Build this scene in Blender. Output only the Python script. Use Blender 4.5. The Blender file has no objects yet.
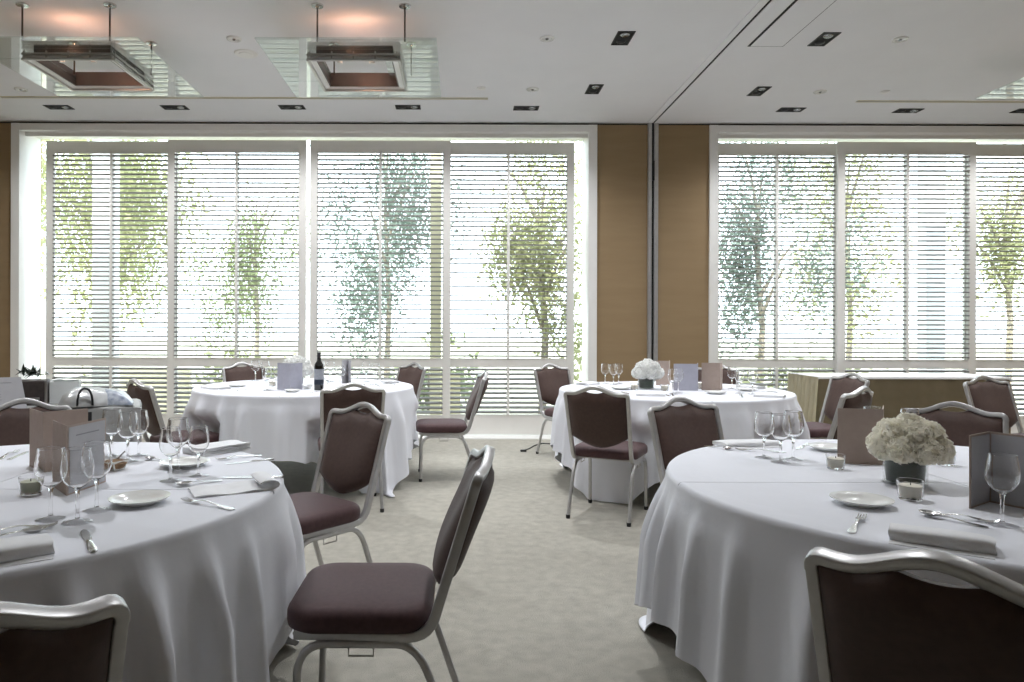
import bpy, bmesh, math, random
from mathutils import Vector, Matrix
R = math.radians
PI = math.pi
rnd = random.Random(7)
scn = bpy.context.scene
COL = scn.collection

# ------------------------------------------------------------------ materials
def mat(name, col, rough=0.5, metal=0.0, spec=0.5, sheen=0.0, trans=0.0):
    m = bpy.data.materials.new(name); m.use_nodes = True
    b = m.node_tree.nodes['Principled BSDF']
    b.inputs['Base Color'].default_value = (*col, 1)
    b.inputs['Roughness'].default_value = rough
    b.inputs['Metallic'].default_value = metal
    b.inputs['Specular IOR Level'].default_value = spec
    if sheen: b.inputs['Sheen Weight'].default_value = sheen
    if trans: b.inputs['Transmission Weight'].default_value = trans
    return m
def noise_mat(name, c1, c2, scale, rough=0.6, bump=0.0, bscale=None, spec=0.4, sheen=0.0, stretch=None, metal=0.0):
    m = mat(name, c1, rough, metal, spec, sheen)
    nt = m.node_tree; N = nt.nodes; L = nt.links; b = N['Principled BSDF']
    tc = N.new('ShaderNodeTexCoord'); mp = N.new('ShaderNodeMapping')
    if stretch: mp.inputs['Scale'].default_value = stretch
    L.new(tc.outputs['Object'], mp.inputs['Vector'])
    n = N.new('ShaderNodeTexNoise'); n.inputs['Scale'].default_value = scale; n.inputs['Detail'].default_value = 4
    L.new(mp.outputs['Vector'], n.inputs['Vector'])
    r = N.new('ShaderNodeValToRGB')
    r.color_ramp.elements[0].position = .3; r.color_ramp.elements[1].position = .7
    r.color_ramp.elements[0].color = (*c1, 1); r.color_ramp.elements[1].color = (*c2, 1)
    L.new(n.outputs['Fac'], r.inputs['Fac']); L.new(r.outputs['Color'], b.inputs['Base Color'])
    if bump:
        n2 = N.new('ShaderNodeTexNoise'); n2.inputs['Scale'].default_value = bscale or scale; n2.inputs['Detail'].default_value = 3
        L.new(mp.outputs['Vector'], n2.inputs['Vector'])
        bp = N.new('ShaderNodeBump'); bp.inputs['Strength'].default_value = 1; bp.inputs['Distance'].default_value = bump
        L.new(n2.outputs['Fac'], bp.inputs['Height']); L.new(bp.outputs['Normal'], b.inputs['Normal'])
    return m
def thin_glass(name, tint=(1, 1, 1), ior=1.5, rough=0.0):
    m = bpy.data.materials.new(name); m.use_nodes = True
    nt = m.node_tree; N = nt.nodes; L = nt.links; N.clear()
    o = N.new('ShaderNodeOutputMaterial'); mx = N.new('ShaderNodeMixShader')
    t = N.new('ShaderNodeBsdfTransparent'); t.inputs['Color'].default_value = (*tint, 1)
    g = N.new('ShaderNodeBsdfGlossy'); g.inputs['Roughness'].default_value = rough
    # Schlick reflectance, the same on both faces of the sheet
    f0 = ((ior - 1) / (ior + 1)) ** 2
    lw = N.new('ShaderNodeLayerWeight'); lw.inputs['Blend'].default_value = .5
    pw = N.new('ShaderNodeMath'); pw.operation = 'POWER'; pw.inputs[1].default_value = 5; L.new(lw.outputs['Facing'], pw.inputs[0])
    ma = N.new('ShaderNodeMath'); ma.operation = 'MULTIPLY_ADD'; ma.inputs[1].default_value = 1 - f0; ma.inputs[2].default_value = f0; L.new(pw.outputs[0], ma.inputs[0])
    L.new(ma.outputs[0], mx.inputs[0]); L.new(t.outputs[0], mx.inputs[1]); L.new(g.outputs[0], mx.inputs[2])
    L.new(mx.outputs[0], o.inputs['Surface'])
    return m
def cloth_mat(name, col, span):
    m = mat(name, col, 0.75, 0, 0.3, 0.15)
    nt = m.node_tree; N = nt.nodes; L = nt.links; b = N['Principled BSDF']
    tc = N.new('ShaderNodeTexCoord'); sx = N.new('ShaderNodeSeparateXYZ'); L.new(tc.outputs['Object'], sx.inputs[0])
    def math_(op, a, bb):
        n = N.new('ShaderNodeMath'); n.operation = op
        for i, v in enumerate((a, bb)):
            if isinstance(v, (int, float)): n.inputs[i].default_value = v
            else: L.new(v, n.inputs[i])
        return n.outputs[0]
    # ironed fold creases every quarter of the cloth
    tot = None
    for ax in ('X', 'Y'):
        q = math_('PINGPONG', sx.outputs[ax], span / 2)
        d = math_('DIVIDE', q, 0.0055)
        g = math_('SUBTRACT', 1, math_('MINIMUM', d, 1))
        tot = g if tot is None else math_('MAXIMUM', tot, g)
    n = N.new('ShaderNodeTexNoise'); n.inputs['Scale'].default_value = 9; n.inputs['Detail'].default_value = 3
    L.new(tc.outputs['Object'], n.inputs['Vector'])
    tot = math_('MULTIPLY', tot, math_('GREATER_THAN', sx.outputs['Z'], .742))
    h = math_('ADD', math_('MULTIPLY', tot, -1.0), math_('MULTIPLY', n.outputs['Fac'], 0.35))
    bp = N.new('ShaderNodeBump'); bp.inputs['Strength'].default_value = 0.8; bp.inputs['Distance'].default_value = 0.008
    L.new(h, bp.inputs['Height']); L.new(bp.outputs['Normal'], b.inputs['Normal'])
    return m

M = {}
M['carpet'] = noise_mat('carpet', (.37, .348, .295), (.47, .445, .38), 16, .95, .006, 240, .1, .2)
M['ceiling'] = noise_mat('ceiling_paint', (.77, .77, .78), (.79, .79, .80), 3, .9, spec=.2)
M['tan'] = noise_mat('tan_wallcover', (.285, .20, .112), (.31, .22, .125), 2.0, .85, .001, 300, .2, stretch=(1, 1, 6))
M['white_paint'] = noise_mat('white_paint', (.78, .77, .74), (.80, .79, .76), 6, .45, spec=.4)
M['slat'] = noise_mat('backlit_louvre_tone', (.22, .216, .206), (.24, .235, .225), 6, .6, spec=.15)  # white louvres coloured darker, their shade against daylight put into the colour
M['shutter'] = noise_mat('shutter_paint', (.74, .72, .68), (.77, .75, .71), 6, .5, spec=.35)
M['dark_gap'] = mat('dark_gap', (.012, .011, .010), .8)
M['alu'] = noise_mat('satin_aluminium', (.50, .49, .485), (.56, .55, .54), 30, .38, metal=.75)
M['chrome'] = mat('polished_metal', (.72, .71, .69), .18, 1.0)
M['steel'] = noise_mat('brushed_steel', (.42, .40, .38), (.5, .48, .46), 40, .35, metal=.9, stretch=(1, 1, 8))
M['cutlery'] = mat('cutlery_steel', (.66, .65, .63), .2, 1.0)
M['uph'] = noise_mat('burgundy_upholstery', (.070, .037, .038), (.088, .047, .048), 60, .62, .0006, 500, .22, .1)
M['uph_back'] = noise_mat('brown_back_upholstery', (.060, .033, .026), (.074, .042, .033), 60, .6, .0006, 500, .3, .1)
M['cloth'] = cloth_mat('white_linen', (.80, .81, .86), 1.33)
M['napkin'] = noise_mat('white_napkin', (.82, .82, .83), (.86, .86, .87), 30, .8, .001, 60, .3, .1)
M['china'] = noise_mat('white_china', (.78, .78, .75), (.82, .82, .79), 4, .15, spec=.6)
M['taupe'] = noise_mat('taupe_card', (.41, .325, .275), (.44, .35, .30), 40, .7, spec=.3)
M['page'] = noise_mat('pale_page', (.46, .455, .475), (.49, .485, .505), 30, .7, spec=.3)
M['lilac'] = noise_mat('lilac_card', (.42, .42, .49), (.46, .46, .53), 30, .7, spec=.3)
M['ink'] = mat('grey_ink', (.26, .255, .27), .7)
M['wax'] = noise_mat('candle_wax', (.78, .74, .62), (.83, .79, .68), 20, .45)
M['wax_green'] = noise_mat('green_candle_wax', (.50, .52, .38), (.58, .60, .45), 20, .45)
M['wick'] = mat('wick', (.03, .03, .03), .9)
M['petal'] = noise_mat('ivory_petal', (.94, .91, .80), (.97, .95, .87), 25, .6, spec=.3, sheen=.1)
M['petal_w'] = noise_mat('white_petal', (.90, .90, .88), (.94, .94, .92), 25, .6, spec=.3, sheen=.1)
M['leaf'] = noise_mat('dark_leaf', (.012, .02, .012), (.03, .045, .025), 12, .4)
M['bottle'] = mat('bottle_glass', (.012, .012, .010), .08, 0, .8)
M['foil'] = mat('bottle_foil', (.015, .012, .014), .3)
M['label'] = noise_mat('bottle_label', (.30, .32, .36), (.38, .40, .44), 60, .6)
M['label_d'] = mat('bottle_label_dark', (.02, .03, .05), .5)
M['skirt'] = noise_mat('tan_table_skirt', (.22, .175, .105), (.25, .20, .125), 8, .8, sheen=.1)
M['drape'] = noise_mat('window_lit_drape', (.66, .60, .42), (.72, .66, .48), 8, .8, sheen=.1)  # window light put into a colour paler than the skirt
M['silver_bag'] = noise_mat('silver_plastic', (.46, .46, .45), (.66, .67, .68), 9, .28, .006, 14, .6, metal=.35)
M['bag_print'] = noise_mat('blue_grey_print', (.10, .13, .2), (.5, .53, .58), 24, .35)
M['black'] = noise_mat('black_plastic', (.012, .012, .013), (.02, .02, .022), 30, .45)
M['grey_box'] = noise_mat('grey_laminate', (.30, .30, .29), (.34, .34, .33), 10, .5)
M['brown_box'] = noise_mat('dark_brown_leatherette', (.045, .035, .032), (.07, .055, .05), 40, .5)
M['white_box'] = noise_mat('white_carton', (.75, .77, .76), (.8, .82, .81), 10, .6)
M['snack'] = noise_mat('brown_sugar', (.16, .09, .05), (.34, .22, .12), 90, .8)
M['foliage'] = noise_mat('leaf_green', (.19, .23, .11), (.30, .33, .19), 3, .6)
M['foliage_d'] = noise_mat('leaf_dark', (.13, .17, .14), (.22, .26, .22), 3, .6)
M['foliage_y'] = noise_mat('leaf_yellow', (.28, .30, .14), (.38, .38, .22), 3, .6)
M['bark'] = noise_mat('bark', (.22, .19, .15), (.32, .28, .23), 10, .9)
M['lawn'] = noise_mat('pale_terrace', (.38, .36, .27), (.44, .42, .32), 4, .9)
M['render'] = noise_mat('pale_render', (.72, .74, .76), (.78, .79, .8), 4, .8)
M['cream'] = noise_mat('cream_render', (.66, .60, .42), (.70, .64, .46), 4, .8)
M['dark_tube'] = mat('dark_bronze', (.10, .085, .075), .4, .6)
M['tray_in'] = noise_mat('smoked_metal', (.12, .105, .10), (.15, .13, .12), 10, .35, metal=.3)
M['spot_in'] = mat('spot_lamp', (.35, .36, .36), .25, .9)
M['pane'] = thin_glass('window_pane', (.97, .985, .975), 1.45)
M['tint'] = thin_glass('tinted_glass_sheet', (.93, .965, .95), 2.2)
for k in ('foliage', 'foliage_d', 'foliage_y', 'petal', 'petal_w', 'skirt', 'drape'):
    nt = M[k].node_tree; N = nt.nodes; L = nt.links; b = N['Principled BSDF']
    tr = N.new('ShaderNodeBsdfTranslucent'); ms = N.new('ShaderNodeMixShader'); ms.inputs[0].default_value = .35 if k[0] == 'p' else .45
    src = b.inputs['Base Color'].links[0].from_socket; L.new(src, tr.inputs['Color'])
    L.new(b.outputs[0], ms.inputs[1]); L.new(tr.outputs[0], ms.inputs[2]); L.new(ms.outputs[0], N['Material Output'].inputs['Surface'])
def real_glass():
    m = mat('clear_glass', (1, 1, 1), 0.0, 0, .5, 0, 1.0)
    m.node_tree.nodes['Principled BSDF'].inputs['IOR'].default_value = 1.45
    return m
M['glass'] = real_glass()
M['bowl'] = thin_glass('thin_clear_glass', (.985, .99, .99), 1.38)

# ------------------------------------------------------------------ mesh helpers
def obj(name, bm, m, parent=None, smooth=True, ang=40):
    me = bpy.data.meshes.new(name)
    bmesh.ops.recalc_face_normals(bm, faces=bm.faces)
    bm.to_mesh(me); bm.free()
    if smooth:
        me.shade_smooth()
        try: me.set_sharp_from_angle(angle=R(ang))
        except Exception: pass
    o = bpy.data.objects.new(name, me); COL.objects.link(o)
    for x in (m if isinstance(m, (list, tuple)) else [m]): me.materials.append(x)
    if parent is not None: o.parent = parent
    return o
def tag(o, label, cat, group=None):
    o['label'] = label; o['category'] = cat
    if group: o['group'] = group
    return o
def thing(name, label, cat, loc=(0, 0, 0), rz=0, group=None):
    o = bpy.data.objects.new(name, None); COL.objects.link(o)
    o.empty_display_size = .1
    o.location = loc; o.rotation_euler = (0, 0, rz)
    return tag(o, label, cat, group)
def struct(name, bm, m, parent=None, smooth=False):
    o = obj(name, bm, m, parent, smooth)
    if parent is None: o['kind'] = 'structure'
    return o
def dup(root, loc, rz, label=None, group=None, scale=None):
    r = root.copy(); COL.objects.link(r); r.location = loc; r.rotation_euler = (0, 0, rz)
    if scale: r.scale = (scale,) * 3 if isinstance(scale, (int, float)) else scale
    if label: r['label'] = label
    if group: r['group'] = group
    for ch in list(root.children):
        c = ch.copy(); COL.objects.link(c); c.parent = r
        for g in list(ch.children):
            d = g.copy(); COL.objects.link(d); d.parent = c
    return r
NB = bmesh.new
def box(bm, x0, x1, y0, y1, z0, z1, bev=0):
    v = [bm.verts.new(p) for p in ((x0, y0, z0), (x1, y0, z0), (x1, y1, z0), (x0, y1, z0), (x0, y0, z1), (x1, y0, z1), (x1, y1, z1), (x0, y1, z1))]
    fs = [bm.faces.new([v[i] for i in q]) for q in ((0, 3, 2, 1), (4, 5, 6, 7), (0, 1, 5, 4), (1, 2, 6, 5), (2, 3, 7, 6), (3, 0, 4, 7))]
    if bev:
        es = list({e for f in fs for e in f.edges})
        bmesh.ops.bevel(bm, geom=es, offset=bev, segments=2, profile=.5, affect='EDGES')
    return bm
def lathe(bm, prof, n=24, c=(0, 0, 0), closed=False, fn=None):
    """prof: list of (r,z); r=0 ends become poles"""
    rings = []
    for r, z in prof:
        if r < 1e-6: rings.append([bm.verts.new((c[0], c[1], c[2] + z))])
        else:
            ring = []
            for i in range(n):
                a = 2 * PI * i / n
                rr = r * (fn(a, z) if fn else 1)
                ring.append(bm.verts.new((c[0] + rr * math.cos(a), c[1] + rr * math.sin(a), c[2] + z)))
            rings.append(ring)
    prs = list(zip(rings, rings[1:]))
    if closed: prs.append((rings[-1], rings[0]))
    for A, B in prs:
        for i in range(n):
            j = (i + 1) % n
            if len(A) == 1 and len(B) == 1: continue
            if len(A) == 1: bm.faces.new((A[0], B[i], B[j]))
            elif len(B) == 1: bm.faces.new((A[i], A[j], B[0]))
            else: bm.faces.new((A[i], A[j], B[j], B[i]))
    return bm
def sec_round(w, h, r=None, n=3):
    r = min(w, h) * .35 if r is None else r
    out = []
    for sx, sy, a0 in ((1, 1, 0), (-1, 1, 90), (-1, -1, 180), (1, -1, 270)):
        for k in range(n):
            a = R(a0 + 90 * k / (n - 1))
            out.append((sx * (w / 2 - r) + r * math.cos(a), sy * (h / 2 - r) + r * math.sin(a)))
    return out
def circ(r, n=10): return [(r * math.cos(2 * PI * i / n), r * math.sin(2 * PI * i / n)) for i in range(n)]
def sweep(bm, pts, sec, up=(0, 0, 1), closed=False, cap=True, scales=None):
    pts = [Vector(p) for p in pts]; n = len(pts); up = Vector(up)
    rings = []; prev = None
    for i, p in enumerate(pts):
        if closed: t = pts[(i + 1) % n] - pts[i - 1]
        else: t = pts[min(i + 1, n - 1)] - pts[max(i - 1, 0)]
        t.normalize()
        if prev is None:
            s = t.cross(up)
            if s.length < 1e-4: s = t.cross(Vector((1, 0, 0)))
        else:
            s = prev - t * prev.dot(t)
        s.normalize(); prev = s.copy(); u = s.cross(t)
        k = scales[i] if scales else 1
        rings.append([bm.verts.new(p + s * (a * k) + u * (b * k)) for a, b in sec])
    m = len(sec)
    for i in range(n if closed else n - 1):
        A = rings[i]; B = rings[(i + 1) % n]
        for j in range(m):
            k = (j + 1) % m
            bm.faces.new((A[j], A[k], B[k], B[j]))
    if cap and not closed:
        bm.faces.new(rings[0][::-1]); bm.faces.new(rings[-1])
    return bm
def tube(bm, pts, r, n=10, **k): return sweep(bm, pts, circ(r, n), **k)
def arc(p0, p1, p2, n=6):
    p0, p1, p2 = Vector(p0), Vector(p1), Vector(p2)
    return [(1 - t) ** 2 * p0 + 2 * t * (1 - t) * p1 + t * t * p2 for t in [i / n for i in range(n + 1)]]
def sm(x): x = max(0, min(1, x)); return x * x * (3 - 2 * x)

# ------------------------------------------------------------------ room
CZ = 3.527; WY = 7.85
XL, XR, YB = -6.2, 7.45, -4.6
G = 8.17                       # glazing plane
bm = NB(); box(bm, XL - .2, XR + .2, YB - .2, 8.3, -.25, 0); struct('floor', bm, M['carpet'])
bm = NB(); box(bm, XL - .2, XR + .2, YB - .2, 8.3, CZ, CZ + .3); struct('ceiling', bm, M['ceiling'])
bm = NB(); box(bm, XL - .3, XL, YB - .2, 8.3, -.2, CZ + .05); struct('wall_left', bm, M['tan'])
bm = NB(); box(bm, XR, XR + .3, YB - .2, 8.3, -.2, CZ + .05); struct('wall_right', bm, M['tan'])
bm = NB(); box(bm, XL - .3, XR + .3, YB - .3, YB, -.2, CZ + .05); struct('wall_rear', bm, M['tan'])
W1 = (-4.888, 1.436); W2 = (2.873, 7.35); HZ = 3.426; CW = .095
bm = NB()
for a, b in ((XL - .1, W1[0] - .02), (W1[1] + .02, W2[0] - .02)): box(bm, a, b, WY, 8.28, -.1, CZ - .022)
for a, b in ((W1[0] - .03, W1[1] + .03), (W2[0] - .03, XR + .1)): box(bm, a, b, WY + .01, 8.28, HZ + .01, CZ - .022)
struct('wall_window', bm, M['tan'])
bm = NB(); box(bm, XL, XR, WY + .03, 8.28, CZ - .03, CZ + .01); struct('trim_1', bm, M['dark_gap'])
def window(name, x0, x1, right=True):
    bm = NB()
    z0 = .0
    box(bm, x0 - CW, x0, WY - .022, G + .06, z0, CZ - .024, .003)             # left casing and reveal
    if right: box(bm, x1, x1 + CW, WY - .022, G + .06, z0, CZ - .024, .003)
    else: box(bm, x1, x1 + CW, WY - .022, G + .06, z0, CZ - .024, .003)
    box(bm, x0 - CW + .002, x1 + CW - .002, WY - .02, G + .06, HZ, CZ - .026, .003)
    box(bm, x0, x1, WY - .01, G + .06, -.02, .012, .002)
    w = struct(name, bm, M['white_paint'])
    fa_ = NB(); box(fa_, x0, x1, 7.93, 7.955, 3.385, HZ + .002, .002); struct('track_fascia', fa_, M['white_paint'], w)
    fr = NB(); n = 4
    box(fr, x0, x1, G - .02, G + .03, .012, .05)
    struct('window_frame', fr, M['white_paint'], w)
    g = NB(); box(g, x0, x1, G, G + .012, .05, HZ); struct('window_pane', g, M['pane'], w)
    return w
window('window_1', *W1); window('window_2', *W2)
# partition channel between the two rooms: twin aluminium posts on the wall, track on the ceiling
bm = NB()
box(bm, 2.094, 2.134, WY - .035, WY + .01, 0, CZ, .003); box(bm, 2.160, 2.206, WY - .035, WY + .01, 0, CZ, .003)
t2 = struct('trim_2', bm, M['alu'])
bm = NB(); box(bm, 2.128, 2.17, WY - .012, WY + .01, 0, CZ - .002); struct('channel_slot', bm, M['dark_gap'], t2)
bm = NB(); box(bm, 2.134, 2.162, WY - .046, WY - .01, 2.88, 3.10, .004); box(bm, 2.140, 2.156, WY - .056, WY - .046, 2.93, 3.04, .003); struct('latch', bm, M['black'], t2)
bm = NB()
box(bm, 2.085, 2.144, YB, WY - .03, CZ - .008, CZ + .01, .002); box(bm, 2.162, 2.215, YB, WY - .03, CZ - .012, CZ + .01, .002)
t3 = struct('trim_3', bm, M['ceiling'])
bm = NB(); box(bm, 2.142, 2.164, YB, WY - .03, CZ - .006, CZ + .01); struct('track_slot', bm, M['dark_gap'], t3)

# ------------------------------------------------------------------ shutters
def shutter(x0, x1, y, label):
    t = thing('window_shutter', label, 'shutter', (0, y, 0), 0, None)
    st = .088; xm = (x0 + x1) / 2; D = .018
    bm = NB()
    box(bm, x0, x0 + st, -D, D, .02, 3.362, .003); box(bm, x1 - st, x1, -D, D, .02, 3.362, .003)
    for a, b in ((3.222, 3.36), (.792, .893), (.022, .252)): box(bm, x0 + st - .002, x1 - st + .002, -D + .001, D - .001, a, b, .002)
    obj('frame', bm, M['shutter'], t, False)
    bm = NB()
    for a, b in ((.25, .795), (.89, 3.225)): box(bm, xm - .0145, xm + .0145, -.034, .034, a, b, .002)
    obj('mid_stile', bm, M['shutter'], t, False)
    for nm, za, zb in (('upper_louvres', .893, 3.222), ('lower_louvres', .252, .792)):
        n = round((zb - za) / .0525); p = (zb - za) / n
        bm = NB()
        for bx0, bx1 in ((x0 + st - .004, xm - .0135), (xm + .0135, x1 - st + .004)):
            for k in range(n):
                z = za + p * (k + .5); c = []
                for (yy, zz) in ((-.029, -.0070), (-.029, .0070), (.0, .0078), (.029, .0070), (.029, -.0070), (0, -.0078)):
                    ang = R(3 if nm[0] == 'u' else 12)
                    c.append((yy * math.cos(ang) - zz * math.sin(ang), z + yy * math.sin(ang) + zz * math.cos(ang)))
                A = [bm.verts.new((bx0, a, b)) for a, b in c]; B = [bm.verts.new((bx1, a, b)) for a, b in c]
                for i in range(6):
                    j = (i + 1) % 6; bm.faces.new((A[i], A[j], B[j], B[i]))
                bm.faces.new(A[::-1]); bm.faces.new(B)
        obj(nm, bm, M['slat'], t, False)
    return t
shutter(-4.72, -3.22, 8.065, 'white louvred shutter panel at the left end of the wide left window')
shutter(-3.31, -1.737, 8.005, 'white louvred shutter panel second from the left in the wide left window')
shutter(-1.692, -.098, 8.005, 'white louvred shutter panel third from the left, behind the wine bottle')
shutter(-.19, 1.313, 8.065, 'white louvred shutter panel at the right end of the wide left window')
shutter(2.878, 4.37, 8.065, 'white louvred shutter panel beside the wall strip in the right window')
shutter(4.29, 5.86, 8.005, 'white louvred shutter panel above the buffet table in the right window')
shutter(5.77, 7.33, 8.065, 'white louvred shutter panel at the far right edge of the picture')

# ------------------------------------------------------------------ ceiling fittings
def rect_spot(x, y, turn, label):
    t = thing('recessed_spotlight', label, 'ceiling light', (x, y, CZ), R(90) if turn else 0, None)
    bm = NB(); w, l = .068, .130
    for a, b, c, d in ((-w, w, -l, -l + .007), (-w, w, l - .007, l), (-w, -w + .007, -l, l), (w - .007, w, -l, l)): box(bm, a, b, c, d, -.006, .002)
    obj('trim_frame', bm, M['black'], t, False)
    bm = NB(); box(bm, -w + .005, w - .005, -l + .005, l - .005, -.002, .004); obj('backing', bm, M['dark_gap'], t, False)
    for s in (-1, 1):
        bm = NB(); lathe(bm, [(0, -.012), (.022, -.012), (.036, -.004), (.038, .0), (0, .0)], 16, (0, s * .064, -.002)); obj('lamp', bm, M['spot_in'] if s < 0 else M['black'], t)
    return t
for x, y, turn, lb in ((1.283, 5.545, 0, 'black rectangular recessed spotlight, left of the ceiling track and nearest the camera'),
    (1.283, 6.733, 0, 'black rectangular recessed spotlight, left of the ceiling track near the window wall'),
    (.689, 7.323, 1, 'black slot spotlight by the window, first left of the ceiling track'),
    (-.534, 7.30, 1, 'black slot spotlight above the tall shutters, second left of the ceiling track'),
    (-1.739, 7.313, 1, 'black slot spotlight above the tall shutters, third left of the ceiling track'),
    (-2.964, 7.335, 1, 'black slot spotlight above the tall shutters, fourth left of the ceiling track'),
    (-4.17, 7.337, 1, 'black slot spotlight at the far left corner of the ceiling'),
    (2.868, 5.553, 0, 'black rectangular recessed spotlight beside the ceiling access panel'),
    (2.877, 6.776, 0, 'black rectangular recessed spotlight just right of the ceiling track'),
    (3.453, 7.347, 1, 'black slot spotlight by the right window, nearest the ceiling track'),
    (4.686, 7.369, 1, 'black slot spotlight by the right window, between two others'),
    (5.92, 7.36, 1, 'black slot spotlight by the right window, at the picture edge')): rect_spot(x, y, turn, lb)
def round_spot(x, y, label):
    t = thing('round_downlight', label, 'ceiling light', (x, y, CZ))
    bm = NB(); lathe(bm, [(.036, 0), (.034, -.008), (.044, -.014), (.056, -.010), (.058, .001)], 24); obj('trim_ring', bm, M['china'], t)
    bm = NB(); lathe(bm, [(0, -.004), (.012, -.005), (.03, -.001), (.039, .001)], 20); obj('reflector', bm, M['china'], t)
    bm = NB(); lathe(bm, [(0, -.016), (.010, -.014), (.014, -.006), (.014, -.002)], 12); obj('lamp', bm, M['spot_in'], t)
for x, y, lb in ((.686, 5.55, 'round white downlight left of the near rectangular spotlight'), (.696, 6.739, 'round white downlight near the window, left of the ceiling track'),
    (-1.787, 5.577, 'round white downlight between the two hanging glass lights'), (-4.221, 6.782, 'round white downlight at the far left by the glass light'),
    (3.464, 5.548, 'round white downlight right of the access panel, nearest the camera'), (3.468, 6.785, 'round white downlight near the right window')): round_spot(x, y, lb)
def disc(name, x, y, r, label, cat):
    bm = NB(); lathe(bm, [(0, -.014), (r * .55, -.013), (r * .6, -.008), (r * .9, -.008), (r, .001)], 28); o = obj(name, bm, M['white_paint']); o.location = (x, y, CZ); tag(o, label, cat)
disc('ceiling_speaker', -1.784, 5.883, .10, 'round white ceiling speaker between the two hanging glass lights', 'speaker')
disc('smoke_detector', .203, 6.715, .045, 'small white smoke detector disc on the ceiling above the left window', 'smoke detector')
disc('smoke_detector', 4.09, 6.78, .045, 'small white smoke detector disc on the ceiling above the right window', 'smoke detector')
def slot(x0, x1, y, label):
    t = thing('ceiling_air_vent', label, 'air vent', ((x0 + x1) / 2, y, CZ)); w = (x1 - x0) / 2
    bm = NB(); box(bm, -w, w, -.022, -.014, -.006, .002); box(bm, -w, w, .014, .022, -.006, .002); obj('edge_trim', bm, M['cream'], t, False)
    bm = NB(); box(bm, -w, w, -.015, .015, -.003, .002); obj('slot', bm, M['grey_box'], t, False)
slot(-4.57, .282, 7.02, 'long thin air slot in the ceiling above the left window')
slot(3.982, 7.3, 7.07, 'long thin air slot in the ceiling above the right window')
t = thing('ceiling_access_panel', 'long white access panel in the ceiling right of the partition track', 'ceiling panel', (2.47, 5.70, CZ))
bm = NB(); box(bm, -.125, .135, -2.6, -.012, -.006, .002, .002); obj('panel', bm, M['ceiling'], t, False)
bm = NB(); box(bm, -.145, -.120, -2.62, .0, -.003, .003); box(bm, .132, .142, -2.62, .0, -.003, .003); box(bm, -.14, .14, -.012, -.002, -.003, .003); obj('shadow_gap', bm, M['dark_gap'], t, False)

def glass_light(x, y, label):
    t = thing('suspended_glass_light', label, 'ceiling light', (x, y, CZ), 0, None)
    zg = 3.27 - CZ; H = .637; h = .235
    bm = NB()
    for a, b, c, d in ((-H, H, -H, -h), (-H, H, h, H), (-H, -h, -h, h), (h, H, -h, h)):
        box(bm, a, b, c, d, zg - .005, zg + .005)
    bmesh.ops.remove_doubles(bm, verts=bm.verts, dist=1e-5)
    # drop the inner seam faces so the sheet is one solid with a square hole
    seen = {}
    for f in list(bm.faces):
        k = tuple(sorted(v.index for v in f.verts)) if False else tuple(sorted((round(v.co.x, 4), round(v.co.y, 4), round(v.co.z, 4)) for v in f.verts))
        seen.setdefault(k, []).append(f)
    kill = [f for k, fs in seen.items() if len(fs) > 1 for f in fs]
    bmesh.ops.delete(bm, geom=kill, context='FACES_ONLY')
    obj('glass_sheet', bm, M['tint'], t, False)
    r0 = .335; cx, cy = .02, -.07
    bm = NB()
    for z in (zg - .028, zg - .066):
        for s in (-1, 1):
            box(bm, cx - r0, cx + r0, cy + s * r0 - .009, cy + s * r0 + .009, z - .008, z + .008, .002)
            box(bm, cx + s * r0 - .009, cx + s * r0 + .009, cy - r0, cy + r0, z - .008, z + .008, .002)
    for s in (-1, 1):
        for k in range(5):
            q = -r0 + 2 * r0 * (k + .1) / 4.2
            for px, py in ((cx + q, cy + s * r0), (cx + s * r0, cy + q)):
                box(bm, px - .005, px + .005, py - .005, py + .005, zg - .066, zg - .005)
    obj('rail_frame', bm, M['steel'], t, False)
    bm = NB(); a, b = .325, .285; zb = zg - .05
    for s in (-1, 1):
        box(bm, cx - a, cx + a, *sorted((cy + s * a, cy + s * b)), zb - .004, zb + .004); box(bm, *sorted((cx + s * a, cx + s * b)), cy - b, cy + b, zb - .004, zb + .004)
    for s in (-1, 1):
        box(bm, cx - a + .004, cx + a - .004, cy + s * (a - .004) - .002, cy + s * (a - .004) + .002, zg - .060, zg - .034); box(bm, cx + s * (a - .004) - .002, cx + s * (a - .004) + .002, cy - a + .008, cy + a - .008, zg - .060, zg - .034)
    obj('white_border', bm, M['white_paint'], t, False)
    bm = NB(); b = .283
    for s in (-1, 1):
        box(bm, cx - b, cx + b, *sorted((cy + s * b, cy + s * (b - .008))), zb, zb + .11); box(bm, *sorted((cx + s * b, cx + s * (b - .008))), cy - b, cy + b, zb, zb + .11)
    obj('lamp_box', bm, M['tray_in'], t, False)
    for sx in (-.21, .41):
        for yy in (-.575, .10):
            rb = NB(); tube(rb, [(sx, yy, 0), (sx, yy, zg)], .0065, 10); ro = obj('rod', rb, M['dark_tube'], t)
            cb = NB(); lathe(cb, [(0, -.022), (.012, -.022), (.016, -.012), (.042, -.010), (.044, .001)], 20, (sx, yy, 0)); obj('rod_cup', cb, M['chrome'], ro)
    lb = NB()
    for sx in (-.12, .12): lathe(lb, [(0, 0), (.02, .004), (.022, .03), (.01, .05), (0, .052)], 12, (cx + sx, cy - .20, zg - .045))
    obj('halogen_lamp', lb, M['white_paint'], t)
    # the uplight lamp of the fitting
    L = bpy.data.lights.new('halogen_uplight', 'POINT'); L.energy = 3.4; L.color = (1, .50, .32); L.shadow_soft_size = .03
    lo = bpy.data.objects.new('halogen_uplight', L); COL.objects.link(lo); lo.location = (x + .02, y - .34, 3.30)
glass_light(-2.89, 5.57, 'square glass ceiling light on rods, leftmost of the three')
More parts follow.
